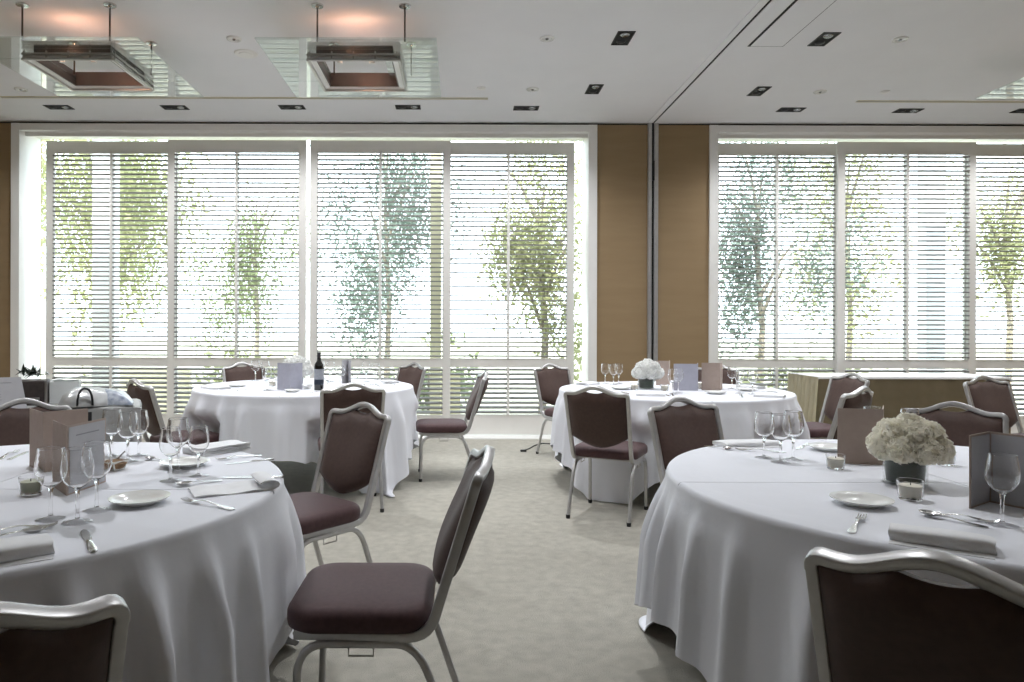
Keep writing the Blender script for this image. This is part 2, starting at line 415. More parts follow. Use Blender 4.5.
glass_light(-.80, 5.57, 'square glass ceiling light on rods above the middle of the left window')
glass_light(5.17, 5.57, 'square glass ceiling light on rods, mostly cut off at the right picture edge')

# ------------------------------------------------------------------ chairs
def rail_z(x):
    return .828 + .043 * (.5 + .5 * math.cos(PI * min(1, abs(x) / .15))) if abs(x) < .15 else .828
def yrec(z):                     # recline of the back
    return -.205 - .128 * max(0, (z - .43)) / .42
def bow(x, z): return -.028 * max(0, 1 - (x / .2) ** 2) * sm((z - .52) / .28)   # the back curves round the sitter
def make_chair(label):
    t = thing('banquet_chair', label, 'chair')
    # seat
    bm = NB()
    def outline(ins, z, n=12):
        hw, hy, r = .218 - ins, .21 - ins, .095 - ins * .6
        pts = []
        for sx, sy, a0 in ((1, 1, 0), (-1, 1, 90), (-1, -1, 180), (1, -1, 270)):
            for k in range(n):
                a = R(a0 + 90 * k / (n - 1)); pts.append((sx * (hw - r) + r * math.cos(a), .012 + sy * (hy - r) + r * math.sin(a), z))
        return pts
    prof = [(.05, .392), (.012, .393), (.002, .400), (0, .412), (0, .434), (.004, .446), (.014, .456), (.03, .461), (.07, .465), (.12, .467)]
    rings = [[bm.verts.new(p) for p in outline(*q)] for q in prof]
    m = len(rings[0])
    for A, B in zip(rings, rings[1:]):
        for i in range(m): bm.faces.new((A[i], A[(i + 1) % m], B[(i + 1) % m], B[i]))
    bm.faces.new(rings[0][::-1]); bm.faces.new(rings[-1])
    obj('seat', bm, M['uph'], t, True, 60)
    # back frame with seat rails in one bent tube
    hw = .200; pts = []
    def side(s):
        p = [(s * .178, .19, .383), (s * .185, .05, .383), (s * .19, -.10, .381)]
        p += [tuple(v) for v in arc((s * .192, -.13, .381), (s * .194, -.198, .381), (s * .195, yrec(.46), .46), 6)]
        for z in (.52, .60, .68, .76, .80): p.append((s * (.195 + .008 * (z - .46) / .4), yrec(z), z))
        p += [tuple(v) for v in arc((s * .2035, yrec(.804), .804), (s * .2045, yrec(.832), .832), (s * .176, yrec(.829) + bow(.176, .829), .829), 5)]
        return p
    L = side(-1); Rr = side(1)
    top = []
    for k in range(1, 20):
        x = -.176 + .352 * k / 20; z = rail_z(x); top.append((x, yrec(z) + bow(x, z), z))
    pts = L + top + Rr[::-1]
    bm = NB(); sweep(bm, pts, sec_round(.029, .024, .004), up=(1, 0, 0))
    tube(bm, [(-.178, .185, .383), (.178, .185, .383)], .011, 8); tube(bm, [(-.19, -.1, .381), (.19, -.1, .381)], .010, 8)
    obj('back_frame', bm, M['alu'], t, True, 50)
    # upholstered back, both faces
    bm = NB(); nu, nv = 37, 15
    def pad(u, v, front):
        xb = .1885
        zb = .545 - .075 * (1 - abs(u) ** 1.7)
        x0 = u * xb
        zt = rail_z(x0) - .010
        if abs(x0) < .065: zt = min(zt, .844 - .012 * (1 - (x0 / .065) ** 2))
        z = zb + (zt - zb) * v
        x = u * (.186 + .006 * (z - .5) / .35)
        e = (1 - abs(u) ** 6) * (1 - abs(2 * v - 1) ** 7)
        y = yrec(z) + (.008 + .040 * e * (.75 + .25 * math.sin(PI * min(1, v * 1.3))) if front else -.011 - .030 * e)
        return (x, y + bow(x, z), z)
    Gd = {}
    for fr in (0, 1):
        for i in range(nu):
            for j in range(nv):
                Gd[fr, i, j] = bm.verts.new(pad(2 * i / (nu - 1) - 1, j / (nv - 1), fr))
        for i in range(nu - 1):
            for j in range(nv - 1):
                f = bm.faces.new([Gd[fr, a, b] for a, b in ((i, j), (i + 1, j), (i + 1, j + 1), (i, j + 1))]); f.material_index = 0 if fr else 1
    bd = [(i, 0) for i in range(nu)] + [(nu - 1, j) for j in range(1, nv)] + [(i, nv - 1) for i in range(nu - 2, -1, -1)] + [(0, j) for j in range(nv - 2, 0, -1)]
    for k in range(len(bd)):
        a, b = bd[k], bd[(k + 1) % len(bd)]
        f = bm.faces.new((Gd[0, *a], Gd[0, *b], Gd[1, *b], Gd[1, *a])); f.material_index = 1
    obj('backrest', bm, [M['uph_back'], M['uph_back']], t, True, 60)
    for s in (-1, 1):
        for fwd in (1, 0):
            if fwd: p = [(s * .193, -.0, .361), (s * .193, .09, .361)] + arc((s * .193, .10, .361), (s * .195, .172, .358), (s * .196, .178, .28), 7) + [(s * .197, .182, .12), (s * .198, .186, .012)]
            else: p = [(s * .193, .0, .361), (s * .193, -.09, .361)] + arc((s * .193, -.10, .361), (s * .195, -.16, .358), (s * .197, -.192, .27), 7) + [(s * .199, -.24, .13), (s * .2, -.28, .012)]
            bm = NB(); sweep(bm, p, sec_round(.022, .022, .007), up=(1, 0, 0)); lg = obj('leg', bm, M['alu'], t, True, 50)
            e = Vector(p[-1]); bm = NB(); lathe(bm, [(0, -.012), (.013, -.012), (.0145, .0), (.0145, .012), (0, .012)], 12, tuple(e)); obj('foot', bm, M['black'], lg)
        bm = NB(); tube(bm, [(s * .193, .035, .352), (s * .193, .035, .327), (s * .193, -.035, .327), (s * .193, -.035, .352)], .003, 6); obj('stacking_hook', bm, M['steel'], t)
    return t
CH = []      # (x, y, fx, fy) for the cloths
proto = None
def chair(x, y, ang, label, group='burgundy banquet chairs'):
    global proto
    a = R(ang); CH.append((x, y, math.cos(a), math.sin(a)))
    if proto is None:
        proto = make_chair(label); proto.location = (x, y, 0); proto.rotation_euler = (0, 0, a - PI / 2); proto['group'] = group
    else: dup(proto, (x, y, 0), a - PI / 2, label, group)
fa = lambda fx, fy: math.degrees(math.atan2(fy, fx))
chair(-.272, 2.17, 180, 'burgundy banquet chair seen from the side, nearest the camera in the aisle')
chair(-.693, 3.143, 228.7, 'burgundy banquet chair turned away beside the far right edge of the front left table')
chair(-2.02, 3.23, -62, 'burgundy chair beyond the front left table at the left picture edge, back panel facing us')
chair(-.876, 1.203, fa(-.62, .78), 'dark chair back with silver rail cut off in the bottom left corner')
chair(-2.01, 5.175, 45, 'burgundy chair at the left side of the far left table, back turned to us')
chair(-2.02, 6.95, fa(.58, -.81), 'burgundy chair behind the far left table, in front of the second shutter panel')
chair(-.72, 7.0, 222, 'burgundy chair at the far right corner of the far left table')
chair(-.135, 5.9, 184, 'burgundy chair seen from the side, seat tucked to the far left table from the right')
chair(-.772, 4.985, fa(-.22, .975), 'burgundy chair seen from behind, close against the near side of the far left table')
chair(1.085, 6.81, -62, 'burgundy chair by the tall window, at the left back of the far right table')
chair(1.026, 4.77, fa(.47, .88), 'burgundy chair seen whole from behind at the near side of the far right table')
chair(1.285, 3.39, fa(.33, -.94), 'burgundy chair behind the left part of the front right table, legs hidden')
chair(2.44, 6.83, fa(-.5, -.87), 'burgundy chair mostly hidden behind the menu cards of the far right table')
chair(2.34, 4.75, fa(-.62, .78), 'burgundy chair with its back nearest us, right of the far right table')
chair(2.89, 5.74, fa(-.985, -.17), 'burgundy chair seen side on before the buffet table drape')
chair(4.15, 5.13, fa(.22, -.97), 'burgundy chair by the right end of the buffet table')
chair(2.295, 3.215, fa(-.5, -.866), 'burgundy chair behind the flowers of the front right table')
chair(1.031, 1.417, fa(.68, .73), 'large dark chair back with silver rail in the bottom right corner')

# ------------------------------------------------------------------ tables and cloths
TZ = .745
def table(cx, cy, label):
    t = thing('round_table', label, 'table', (cx, cy, 0), R(20))
    bm = NB(); lathe(bm, [(0, TZ - .03), (.885, TZ - .03), (.89, TZ - .026), (.89, TZ - .006), (.885, TZ), (0, TZ)], 64); obj('tabletop', bm, M['grey_box'], t)
    for k in range(4):
        a = PI / 2 * k + PI / 4; c, s = math.cos(a), math.sin(a)
        bm = NB(); tube(bm, [(c * .34, s * .34, TZ - .03), (c * .40, s * .40, .35), (c * .44, s * .44, .0)], .016, 10); obj('leg', bm, M['steel'], t)
def tablecloth(cx, cy, seed, label, back=1.0):
    r_ = random.Random(seed)
    RT = .893; HALF = 1.33; nt = 360; zt = .751
    ph = [r_.uniform(0, 6.28) for _ in range(6)]
    NF = 25
    amps = [r_.uniform(.55, 1.25) for _ in range(NF)]
    near = [c for c in CH if math.hypot(c[0] - cx, c[1] - cy) < 1.5]
    bm = NB(); rows = []
    def drop(th):
        c, s = abs(math.cos(th)), abs(math.sin(th)); p = 9
        if math.sin(th) > 0: s *= back
        return HALF / ((c ** p + s ** p) ** (1 / p)) - RT - .018
    def fold(th):
        f = th + .10 * math.sin(3 * th + ph[0]) + .06 * math.sin(5 * th + ph[1]) + .03 * math.sin(9 * th + ph[2])
        q = (f * NF / (2 * PI)) % NF; k = int(q); w = q - k
        a = amps[k] * (1 - sm(w)) + amps[(k + 1) % NF] * sm(w)
        s = .5 - .5 * math.cos(2 * PI * w)
        return a * s ** 2.6, math.sin(2 * PI * w)
    def pt(th, rad, z):
        x, y = rad * math.cos(th) + cx, rad * math.sin(th) + cy
        if z < .60:
            b = sm((.60 - z) / .10)
            for (sx, sy, fx, fy) in near:
                dx, dy = x - sx, y - sy
                l = dx * fx + dy * fy; w = abs(dx * fy - dy * fx)
                lim = .246 * sm((.34 - w) / .10)
                if w < .34 and -.45 < l < lim:
                    k = b * (lim - l); x += fx * k; y += fy * k
        return bm.verts.new((x - cx, y - cy, z - 0))
    def ring(fn): rows.append([fn(2 * PI * i / nt) for i in range(nt)])
    ctr = bm.verts.new((0, 0, zt))
    for r in (.15, .35, .55, .72, .83): ring(lambda th, r=r: pt(th, r, zt))
    ring(lambda th: pt(th, RT - .010, zt)); ring(lambda th: pt(th, RT - .004, zt - .0012)); ring(lambda th: pt(th, RT + .0, zt - .005)); ring(lambda th: pt(th, RT + .003, zt - .011))
    NT = 16
    for k in range(NT + 1):
        t_ = k / NT
        def fn(th, t_=t_):
            Ld = drop(th); hang = min(Ld, zt - .018 - .015 + .0 * th)
            d = hang * t_
            A, _ = fold(th); cf = sm((Ld - .40) / .35)
            amp = (.052 + .036 * cf) * sm((d + .012) / .27) * A
            flare = .012 + .035 * t_ + .03 * cf * t_
            return pt(th, RT + .004 + flare * sm(d / .1) + amp - .012 * sm(d / .3), zt - .018 - d)
        ring(fn)
    for k in (1, 2, 3):                       # corners that reach the carpet lie out on it
        def fn(th, k=k):
            Ld = drop(th); hang = min(Ld, zt - .033); ex = Ld - hang
            A, _ = fold(th); cf = sm((Ld - .40) / .35)
            base = RT + .004 + .047 + .03 * cf - .012 + (.052 + .036 * cf) * A * sm((hang + .012) / .27)
            return pt(th, base + ex * k / 3 * .8 + .0005 * k, max(.006, zt - .018 - hang - .0022 * k - .004 * min(1, ex * 8)))
        ring(fn)
    for i in range(nt): bm.faces.new((ctr, rows[0][i], rows[0][(i + 1) % nt]))
    for A, B in zip(rows, rows[1:]):
        for i in range(nt): bm.faces.new((A[i], A[(i + 1) % nt], B[(i + 1) % nt], B[i]))
    o = obj('tablecloth', bm, M['cloth'], None, True, 180)
    o.location = (cx, cy, 0)
    s = o.modifiers.new('thick', 'SOLIDIFY'); s.thickness = .0022; s.offset = 1
    return tag(o, label, 'tablecloth')
LT = (-1.457, 2.14); RT_ = (1.604, 2.265); LF = (-1.281, 5.909); RF = (1.712, 5.65)
for c, sd, nm in ((LT, 3, 'front left'), (RT_, 11, 'front right'), (LF, 5, 'far left'), (RF, 8, 'far right')):
    table(*c, f'round folding table hidden under the cloth of the {nm} table')
    tablecloth(*c, sd, f'white linen cloth draped over the {nm} round table', 1.16 if nm == 'far left' else 1.0)
CT = .7525   # top of the cloth

# ------------------------------------------------------------------ tableware prototypes
def wine_glass(x, y, label, s=1.0):
    t = thing('wine_glass', label, 'wine glass', (x, y, CT), 0, None)
    bm = NB(); w = .0009
    outer = [(.004, .082), (.010, .0845), (.021, .092), (.031, .104), (.0365, .118), (.0378, .130), (.0365, .146), (.0335, .164), (.0312, .1815), (.0310, .183)]
    inner = [(r - w, z) for r, z in outer[::-1]][:-2]
    inner = [(r, z) for r, z in inner] + [(.0095, .0862), (0, .0855)]
    lathe(bm, [(0, .0805)] + outer + [(.0306, .1836)] + inner, 28); obj('bowl', bm, M['glass'], t, True, 32)
    bm = NB(); lathe(bm, [(0, .010), (.0054, .0105), (.0048, .016), (.0042, .03), (.0042, .06), (.0052, .074), (.0072, .0805), (0, .0812)], 14); obj('stem', bm, M['glass'], t, True, 80)
    bm = NB(); lathe(bm, [(0, .0), (.034, .0), (.0355, .0012), (.034, .0024), (.02, .0046), (.009, .0075), (.0046, .0105), (0, .0108)], 28); obj('foot', bm, M['glass'], t, True, 60)
    t.scale = (s,) * 3
    return t
G0 = None
def glass(x, y, label, s=1.0, group=None):
    global G0
    if G0 is None: G0 = wine_glass(x, y, label, s); o = G0
    else: o = dup(G0, (x, y, CT), 0, label, None, s)
    o['group'] = group or 'stemmed glasses on the tables'
def plate(x, y, label, r=.081, m='china'):
    bm = NB(); k = r / .09
    lathe(bm, [(0, .0), (.048 * k, .0), (.05 * k, .003), (.072 * k, .010), (.089 * k, .0185), (.09 * k, .0205), (.0885 * k, .0210), (.070 * k, .0125), (.05 * k, .006), (0, .0055)], 40)
    o = obj('bread_plate', bm, M[m], None, True, 50); o.location = (x, y, CT); return tag(o, label, 'plate')
def strip(bm, path, th=.0022):
    """path: (y, halfwidth, z) stations of a flat metal piece, solid"""
    T = []; B = []
    for y, w, z in path:
        T.append([bm.verts.new((-w, y, z + th * .6)), bm.verts.new((0, y, z + th * (1.1 if w > .003 else 1))), bm.verts.new((w, y, z + th * .6))])
        B.append([bm.verts.new((-w, y, z)), bm.verts.new((0, y, z)), bm.verts.new((w, y, z))])
    for i in range(len(path) - 1):
        for j in (0, 1):
            bm.faces.new((T[i][j], T[i][j + 1], T[i + 1][j + 1], T[i + 1][j])); bm.faces.new((B[i][j], B[i + 1][j], B[i + 1][j + 1], B[i][j + 1]))
        bm.faces.new((T[i][0], T[i + 1][0], B[i + 1][0], B[i][0])); bm.faces.new((T[i][2], B[i][2], B[i + 1][2], T[i + 1][2]))
    for q, k in ((0, 1), (-1, 0)):
        bm.faces.new((T[q][0], T[q][1], T[q][2], B[q][2], B[q][1], B[q][0]))
HANDLE = [(0, .004, .002), (.004, .008, .002), (.012, .0105, .002), (.03, .009, .003), (.06, .0055, .006), (.09, .0036, .010), (.11, .0034, .012)]
def cut_mesh(kind):
    bm = NB()
    if kind == 'fork':
        strip(bm, HANDLE + [(.125, .0055, .011), (.138, .0105, .008), (.15, .0115, .006), (.153, .0115, .006)])
        for k in range(4):
            x = -.0093 + .0062 * k
            b2 = NB(); strip(b2, [(.152, .0021, .006), (.170, .0018, .004), (.188, .0015, .006), (.198, .0008, .010)])
            bmesh.ops.translate(b2, verts=b2.verts, vec=(x, 0, 0)); me = bpy.data.meshes.new('t'); b2.to_mesh(me); b2.free(); bm.from_mesh(me); bpy.data.meshes.remove(me)
    elif kind == 'spoon':
        strip(bm, HANDLE)
        # hollow bowl
        n, mrow = 12, 6; rows = []
        for side in (0, 1):
            for i in range(mrow + 1):
                row = []
                for j in range(n):
                    a = 2 * PI * j / n; q = i / mrow
                    row.append(bm.verts.new((.0195 * q * math.cos(a), .137 + .029 * q * math.sin(a), .0025 + .0105 * q * q + side * .0016)))
                rows.append(row)
        for s in (0, mrow + 1):
            for i in range(mrow):
                for j in range(n):
                    bm.faces.new((rows[s + i][j], rows[s + i][(j + 1) % n], rows[s + i + 1][(j + 1) % n], rows[s + i + 1][j]))
        for j in range(n): bm.faces.new((rows[mrow][j], rows[mrow][(j + 1) % n], rows[2 * mrow + 1][(j + 1) % n], rows[2 * mrow + 1][j]))
        bmesh.ops.remove_doubles(bm, verts=bm.verts, dist=1e-5)
    else:
        strip(bm, [(0, .004, .001), (.004, .0085, .001), (.02, .0095, .001), (.06, .0075, .001), (.085, .0055, .001), (.09, .0065, .001)], .0055)
        strip(bm, [(.088, .0045, .002), (.1, .0085, .002), (.13, .0100, .002), (.17, .0095, .002), (.19, .007, .002), (.2, .001, .002)], .0018)
    return bm
CUT0 = {}
def cutlery(kind, hx, hy, tx, ty, label, s=1.0, z=None):
    """handle end at (hx,hy), pointing at (tx,ty)"""
    a = math.atan2(ty - hy, tx - hx) - PI / 2
    nm = {'fork': 'fork', 'spoon': 'spoon', 'knife': 'table_knife'}[kind]
    if kind not in CUT0:
        o = obj(nm, cut_mesh(kind), M['cutlery'], None, True, 40); CUT0[kind] = o
    else: o = CUT0[kind].copy(); COL.objects.link(o)
    o.location = (hx, hy, (z if z else CT) + .0003); o.rotation_euler = (0, 0, a); o.scale = (s,) * 3
    tag(o, label, kind, 'cutlery on the tables')
def napkin_mesh(l, w, h, seed=0, roll=False):
    r_ = random.Random(seed); bm = NB()
    # zig-zag of cloth layers seen at the end, swept along the length
    prof = []
    n = 4; th = h / n
    for k in range(n):
        z = th * (k + .5); x0, x1 = (-w / 2, w / 2) if k % 2 == 0 else (w / 2, -w / 2)
        for q in range(9):
            f = q / 8; x = x0 + (x1 - x0) * f
            zz = z + .10 * th * math.sin(PI * f * 2 + k) - (h * .10 * (abs(x) / (w / 2)) ** 3 if k else 0) * (k / n)
            prof.append((x, zz))
    nl = 13; t_ = th * .40
    P = []
    m = len(prof)
    for k, (x, z) in enumerate(prof):
        a = prof[max(0, k - 1)]; b = prof[min(m - 1, k + 1)]
        dx, dz = b[0] - a[0], b[1] - a[1]; L_ = math.hypot(dx, dz) or 1
        P.append(((x - dz / L_ * t_, z + dx / L_ * t_), (x + dz / L_ * t_, z - dx / L_ * t_)))
    loop = [p[0] for p in P] + [p[1] for p in P[::-1]]
    rings = []
    for i in range(nl):
        f = i / (nl - 1); y = -l / 2 + l * f
        k = 1 + .05 * math.sin(f * 9 + seed)
        rings.append([bm.verts.new((x * (1 + .03 * math.sin(f * 5 + seed * 2)), y + .004 * math.sin(x * 60 + seed), max(.0005, z * k))) for x, z in loop])
    q = len(loop)
    for A, B in zip(rings, rings[1:]):
        for i in range(q): bm.faces.new((A[i], A[(i + 1) % q], B[(i + 1) % q], B[i]))
    bm.faces.new(rings[0][::-1]); bm.faces.new(rings[-1])
    return bm
def napkin(x, y, ang, l, w, h, label, seed=1):
    o = obj('folded_napkin', napkin_mesh(l, w, h, seed), M['napkin'], None, True, 75); o.location = (x, y, CT); o.rotation_euler = (0, 0, R(ang))
    tag(o, label, 'napkin', 'white napkins on the tables'); return o
def rolled_napkin(x, y, ang, l, w, h, label, seed=1):
    """long napkin folded into a soft flat roll; its long axis is local x"""
    bm = NB(); n = 28; nl = 15; rings = []
    for i in range(nl):
        f = i / (nl - 1); xx = -l / 2 + l * f; e = min(f, 1 - f); k = .93 + .07 * sm(e / .12)
        row = []
        for j in range(n):
            a = 2 * PI * j / n; c, s_ = math.cos(a), math.sin(a)
            yy = w / 2 * math.copysign(abs(c) ** .45, c); zz = h / 2 + h / 2 * math.copysign(abs(s_) ** .55, s_)
            zz *= (1 - .22 * sm(yy / w + .5)) * (1 + .05 * math.sin(f * 7 + seed)); yy *= k
            row.append(bm.verts.new((xx + .002 * math.sin(zz * 200), yy + .0025 * math.sin(f * 11 + seed), max(.0004, zz * k))))
        rings.append(row)
    for A, B in zip(rings, rings[1:]):
        for j in range(n): bm.faces.new((A[j], A[(j + 1) % n], B[(j + 1) % n], B[j]))
    bm.faces.new(rings[0][::-1]); bm.faces.new(rings[-1])
    # loose flap lying in front
    fl = []
    for i in range(9):
        f = i / 8; xx = -l / 2 * .99 + l * .98 * f
        fl.append([bm.verts.new((xx, -w / 2 + .004 - .022 * q, .0045 - .003 * q + .0012 * math.sin(f * 9))) for q in (0, .5, 1)] + [bm.verts.new((xx, -w / 2 + .004 - .022 * q, .0008)) for q in (1, .5, 0)])
    for A, B in zip(fl, fl[1:]):
        for j in range(6): bm.faces.new((A[j], A[(j + 1) % 6], B[(j + 1) % 6], B[j]))
    bm.faces.new(fl[0][::-1]); bm.faces.new(fl[-1])
    o = obj('folded_napkin', bm, M['napkin'], None, True, 50); o.location = (x, y, CT); o.rotation_euler = (0, 0, R(ang)); tag(o, label, 'napkin', 'white napkins on the tables')
def flat_napkin(x, y, ang, l, w, label, curl=.022):
    """flat folded napkin whose one end is rolled over"""
    bm = NB(); path = []
    path += [(-l / 2 + l * .86 * k / 10, .004 + .0025 * math.sin(k)) for k in range(11)]
    x1 = path[-1][0]
    for k in range(1, 9):
        a = -PI / 2 + 1.35 * PI * k / 8
        path.append((x1 + curl * math.cos(a) * 1.4, .004 + curl * .62 + curl * .62 * math.sin(a)))
    nw = 9; th = .0035
    top = [[bm.verts.new((px, -w / 2 + w * j / (nw - 1), pz + th / 2 + .001 * math.sin(j * 1.3))) for j in range(nw)] for px, pz in path]
    bot = [[bm.verts.new((px, -w / 2 + w * j / (nw - 1), max(.0003, pz - th / 2))) for j in range(nw)] for px, pz in path]
    for S in (top, bot):
        for A, B in zip(S, S[1:]):
            for j in range(nw - 1): bm.faces.new((A[j], A[j + 1], B[j + 1], B[j]))
    for i in range(len(path) - 1):
        for j in (0, nw - 1): bm.faces.new((top[i][j], top[i + 1][j], bot[i + 1][j], bot[i][j]))
    for i in (0, len(path) - 1):
        for j in range(nw - 1): bm.faces.new((top[i][j], top[i][j + 1], bot[i][j + 1], bot[i][j]))
    o = obj('folded_napkin', bm, M['napkin'], None, True, 60); o.location = (x, y, CT); o.rotation_euler = (0, 0, R(ang)); tag(o, label, 'napkin', 'white napkins on the tables')
def votive(x, y, label, wax='wax', s=1.0):
    t = thing('votive_candle', label, 'candle', (x, y, CT), 0, None); t.scale = (s,) * 3
    bm = NB(); lathe(bm, [(0, 0), (.024, 0), (.0275, .004), (.030, .03), (.0323, .0505), (.0325, .052), (.0317, .0526), (.0309, .052), (.0307, .0505), (.0282, .03), (.0255, .009), (0, .008)], 28); obj('glass_cup', bm, M['glass'], t, True, 32)
    bm = NB(); lathe(bm, [(0, .0085), (.0245, .0095), (.0280, .039), (.0245, .0405), (0, .039)], 24); obj('wax', bm, M[wax], t, True, 50)
    bm = NB(); tube(bm, [(0, 0, .038), (.0005, 0, .047)], .0012, 6); obj('wick', bm, M['wick'], t)
def menu(pts, h, label, inner_side=1, outer='taupe', inner='page', text=True, name='menu_card', only=None):
    """zig-zag card standing on the cloth through ground points"""
    ox, oy = pts[0]; t = thing(name, label, 'menu', (ox, oy, CT), 0, None)
    P = [Vector((x - ox, y - oy, 0)) for x, y in pts]
    bm = NB(); th = .0016
    def norm(k):
        ns = []
        for a, b in ((k - 1, k), (k, k + 1)):
            if 0 <= a and b < len(P): d = (P[b] - P[a]).normalized(); ns.append(Vector((-d.y, d.x, 0)))
        n = sum(ns, Vector()); return n.normalized()
    A = []; B = []
    for k, p in enumerate(P):
        n = norm(k) * th
        A.append((bm.verts.new(p + n), bm.verts.new(p + n + Vector((0, 0, h))))); B.append((bm.verts.new(p - n), bm.verts.new(p - n + Vector((0, 0, h)))))
    for k in range(len(P) - 1):
        bm.faces.new((A[k][0], A[k + 1][0], A[k + 1][1], A[k][1])); bm.faces.new((B[k][0], B[k][1], B[k + 1][1], B[k + 1][0]))
        bm.faces.new((A[k][1], A[k + 1][1], B[k + 1][1], B[k][1])); bm.faces.new((A[k][0], B[k][0], B[k + 1][0], A[k + 1][0]))
    for k in (0, -1): bm.faces.new((A[k][0], A[k][1], B[k][1], B[k][0]))
    obj('cover', bm, M[outer], t, False)
    if inner:
        for k in range(len(P) - 1):
            if only is not None and k not in only: continue
            d = P[k + 1] - P[k]; l = d.length; d.normalize(); n = Vector((-d.y, d.x, 0)) * inner_side
            bm = NB(); o0 = P[k] + n * (th + .0002); mg = min(.006, l * .06)
            q = [o0 + d * mg + Vector((0, 0, .006)), o0 + d * (l - mg) + Vector((0, 0, .006)), o0 + d * (l - mg) + Vector((0, 0, h - .006)), o0 + d * mg + Vector((0, 0, h - .006))]
            f0 = [bm.verts.new(v) for v in q]; f1 = [bm.verts.new(v + n * .0008) for v in q]
            bm.faces.new(f0); bm.faces.new(f1)
            for i in range(4): bm.faces.new((f0[i], f0[(i + 1) % 4], f1[(i + 1) % 4], f1[i]))
            pg = obj('page', bm, M[inner], t, False)
            if text and l > .08:
                bm = NB(); r_ = random.Random(k); zz = h * .83; first = True
                while zz > h * .22:
                    wl = l * (r_.uniform(.25, .5) if not first else .6); c = l / 2; hh = .0010 if not first else .0035
                    v = [o0 + n * .0011 + d * (c - wl / 2) + Vector((0, 0, zz)), o0 + n * .0011 + d * (c + wl / 2) + Vector((0, 0, zz)), o0 + n * .0011 + d * (c + wl / 2) + Vector((0, 0, zz + hh)), o0 + n * .0011 + d * (c - wl / 2) + Vector((0, 0, zz + hh))]
                    g0 = [bm.verts.new(x) for x in v]; g1 = [bm.verts.new(x + n * .0002) for x in v]
                    bm.faces.new(g0); bm.faces.new(g1)
                    for i in range(4): bm.faces.new((g0[i], g0[(i + 1) % 4], g1[(i + 1) % 4], g1[i]))
                    zz -= h * (.09 if not first else .13); first = False
                obj('printed_text', bm, M['ink'], pg, False)
    return t
def bloom_mesh(seed, rad=.06):
    r_ = random.Random(seed); bm = NB(); n = 230; ga = PI * (3 - 5 ** .5)
    lathe(bm, [(0, -rad * .88), (rad * .62, -rad * .62), (rad * .88, 0), (rad * .62, rad * .62), (0, rad * .88)], 14)
    for i in range(n):
        z = 1 - 2 * (i + .5) / n; ph = ga * i; q = math.sqrt(1 - z * z)
        d = Vector((q * math.cos(ph), q * math.sin(ph), z))
        s = d.orthogonal().normalized(); s = Matrix.Rotation(r_.uniform(0, 6.28), 3, d) @ s; u = d.cross(s)
        w = rad * r_.uniform(.20, .30); L_ = rad * r_.uniform(.20, .28); base = d * rad * .80
        tilt = r_.uniform(.15, .9); g = []
        for a in range(4):
            f = a / 3; row = []
            for b in range(5):
                e = b / 2 - 1
                p = base + d * (L_ * f) + u * (tilt * L_ * f * f * 1.2) + s * (e * w * (.5 + .7 * f - .15 * f * f)) + d * (-.12 * rad * e * e * f + r_.uniform(-.05, .05) * rad * f) + u * (.10 * rad * math.cos(e * 4) * f)
                row.append(bm.verts.new(p))
            g.append(row)
        for a in range(3):
            for b in range(4): bm.faces.new((g[a][b], g[a][b + 1], g[a + 1][b + 1], g[a + 1][b]))
    return bm
BL = {}
def flowers(x, y, label, m='petal', s=1.0, dense=1):
    t = thing('flower_centrepiece', label, 'flowers', (x, y, CT), 0, None); t.scale = (s,) * 3
    bm = NB(); lathe(bm, [(0, 0), (.058, 0), (.062, .004), (.062, .098), (.060, .0995), (.058, .098), (.058, .010), (0, .009)], 36); obj('vase', bm, M['bowl'], t, True, 50)
    bm = NB(); lathe(bm, [(0, .0098), (.054, .0102), (.0565, .05), (.055, .088), (.04, .094), (0, .094)], 24, fn=lambda a, z: 1 - .03 * abs(math.sin(4 * a + z * 40))); obj('leaf_wrap', bm, M['leaf'], t, True, 60)
    r_ = random.Random(int(abs(x) * 100))
    spots = [(.012, 0, .176, 1.0)]
    for k in range(6): a = 2 * PI * k / 6 + .3; spots.append((.012 + .050 * math.cos(a), .050 * math.sin(a), .158, .95))
    for k in range(8): a = 2 * PI * k / 8; spots.append((.012 + .079 * math.cos(a), .079 * math.sin(a), .120, .85))
    for k, (bx, by, bz, bs) in enumerate(spots):
        key = (m, k % 3)
        if key not in BL:
            o = obj('bloom', bloom_mesh(20 + k, .05), M[m], t, True, 180); BL[key] = o
        else: o = BL[key].copy(); COL.objects.link(o); o.parent = t
        o.location = (bx, by, bz); o.rotation_euler = (r_.uniform(-.5, .5), r_.uniform(-.5, .5), r_.uniform(0, 6.28)); o.scale = (bs,) * 3
    return t

# ------------------------------------------------------------------ front right table
flowers(1.425, 2.25, 'ivory flower ball in a dark leaf lined vase on the front right table', 'petal', 1.0)
for (x, y, s, lb) in ((1.169, 2.70, .95, 'clear wine glass, left one of the three before the napkin on the front right table'), (1.190, 2.605, .97, 'clear wine glass, nearest one of the three at the left of the front right table'),
    (1.262, 2.66, 1.0, 'clear wine glass, right one of the three at the left of the front right table'), (1.376, 1.784, .98, 'clear wine glass standing before the open menu at the right picture edge'),
    (1.655, 2.82, 1.0, 'clear wine glass hidden behind the taupe card, only its rim showing'), (1.79, 2.80, .97, 'clear wine glass behind the ivory flower ball on the front right table')): glass(x, y, lb, s)
votive(1.311, 2.045, 'glass votive candle in front of the ivory flowers', 'wax', 1.1)
votive(1.329, 2.485, 'glass votive candle left of the taupe card on the front right table', 'wax', 1.0)
votive(1.769, 2.56, 'glass votive candle half hidden at the right of the ivory flowers', 'wax', 1.0)
plate(1.134, 1.985, 'white bread plate in front of the ivory flowers')
plate(1.505, 2.86, 'white bread plate at the far side, left of the taupe card')
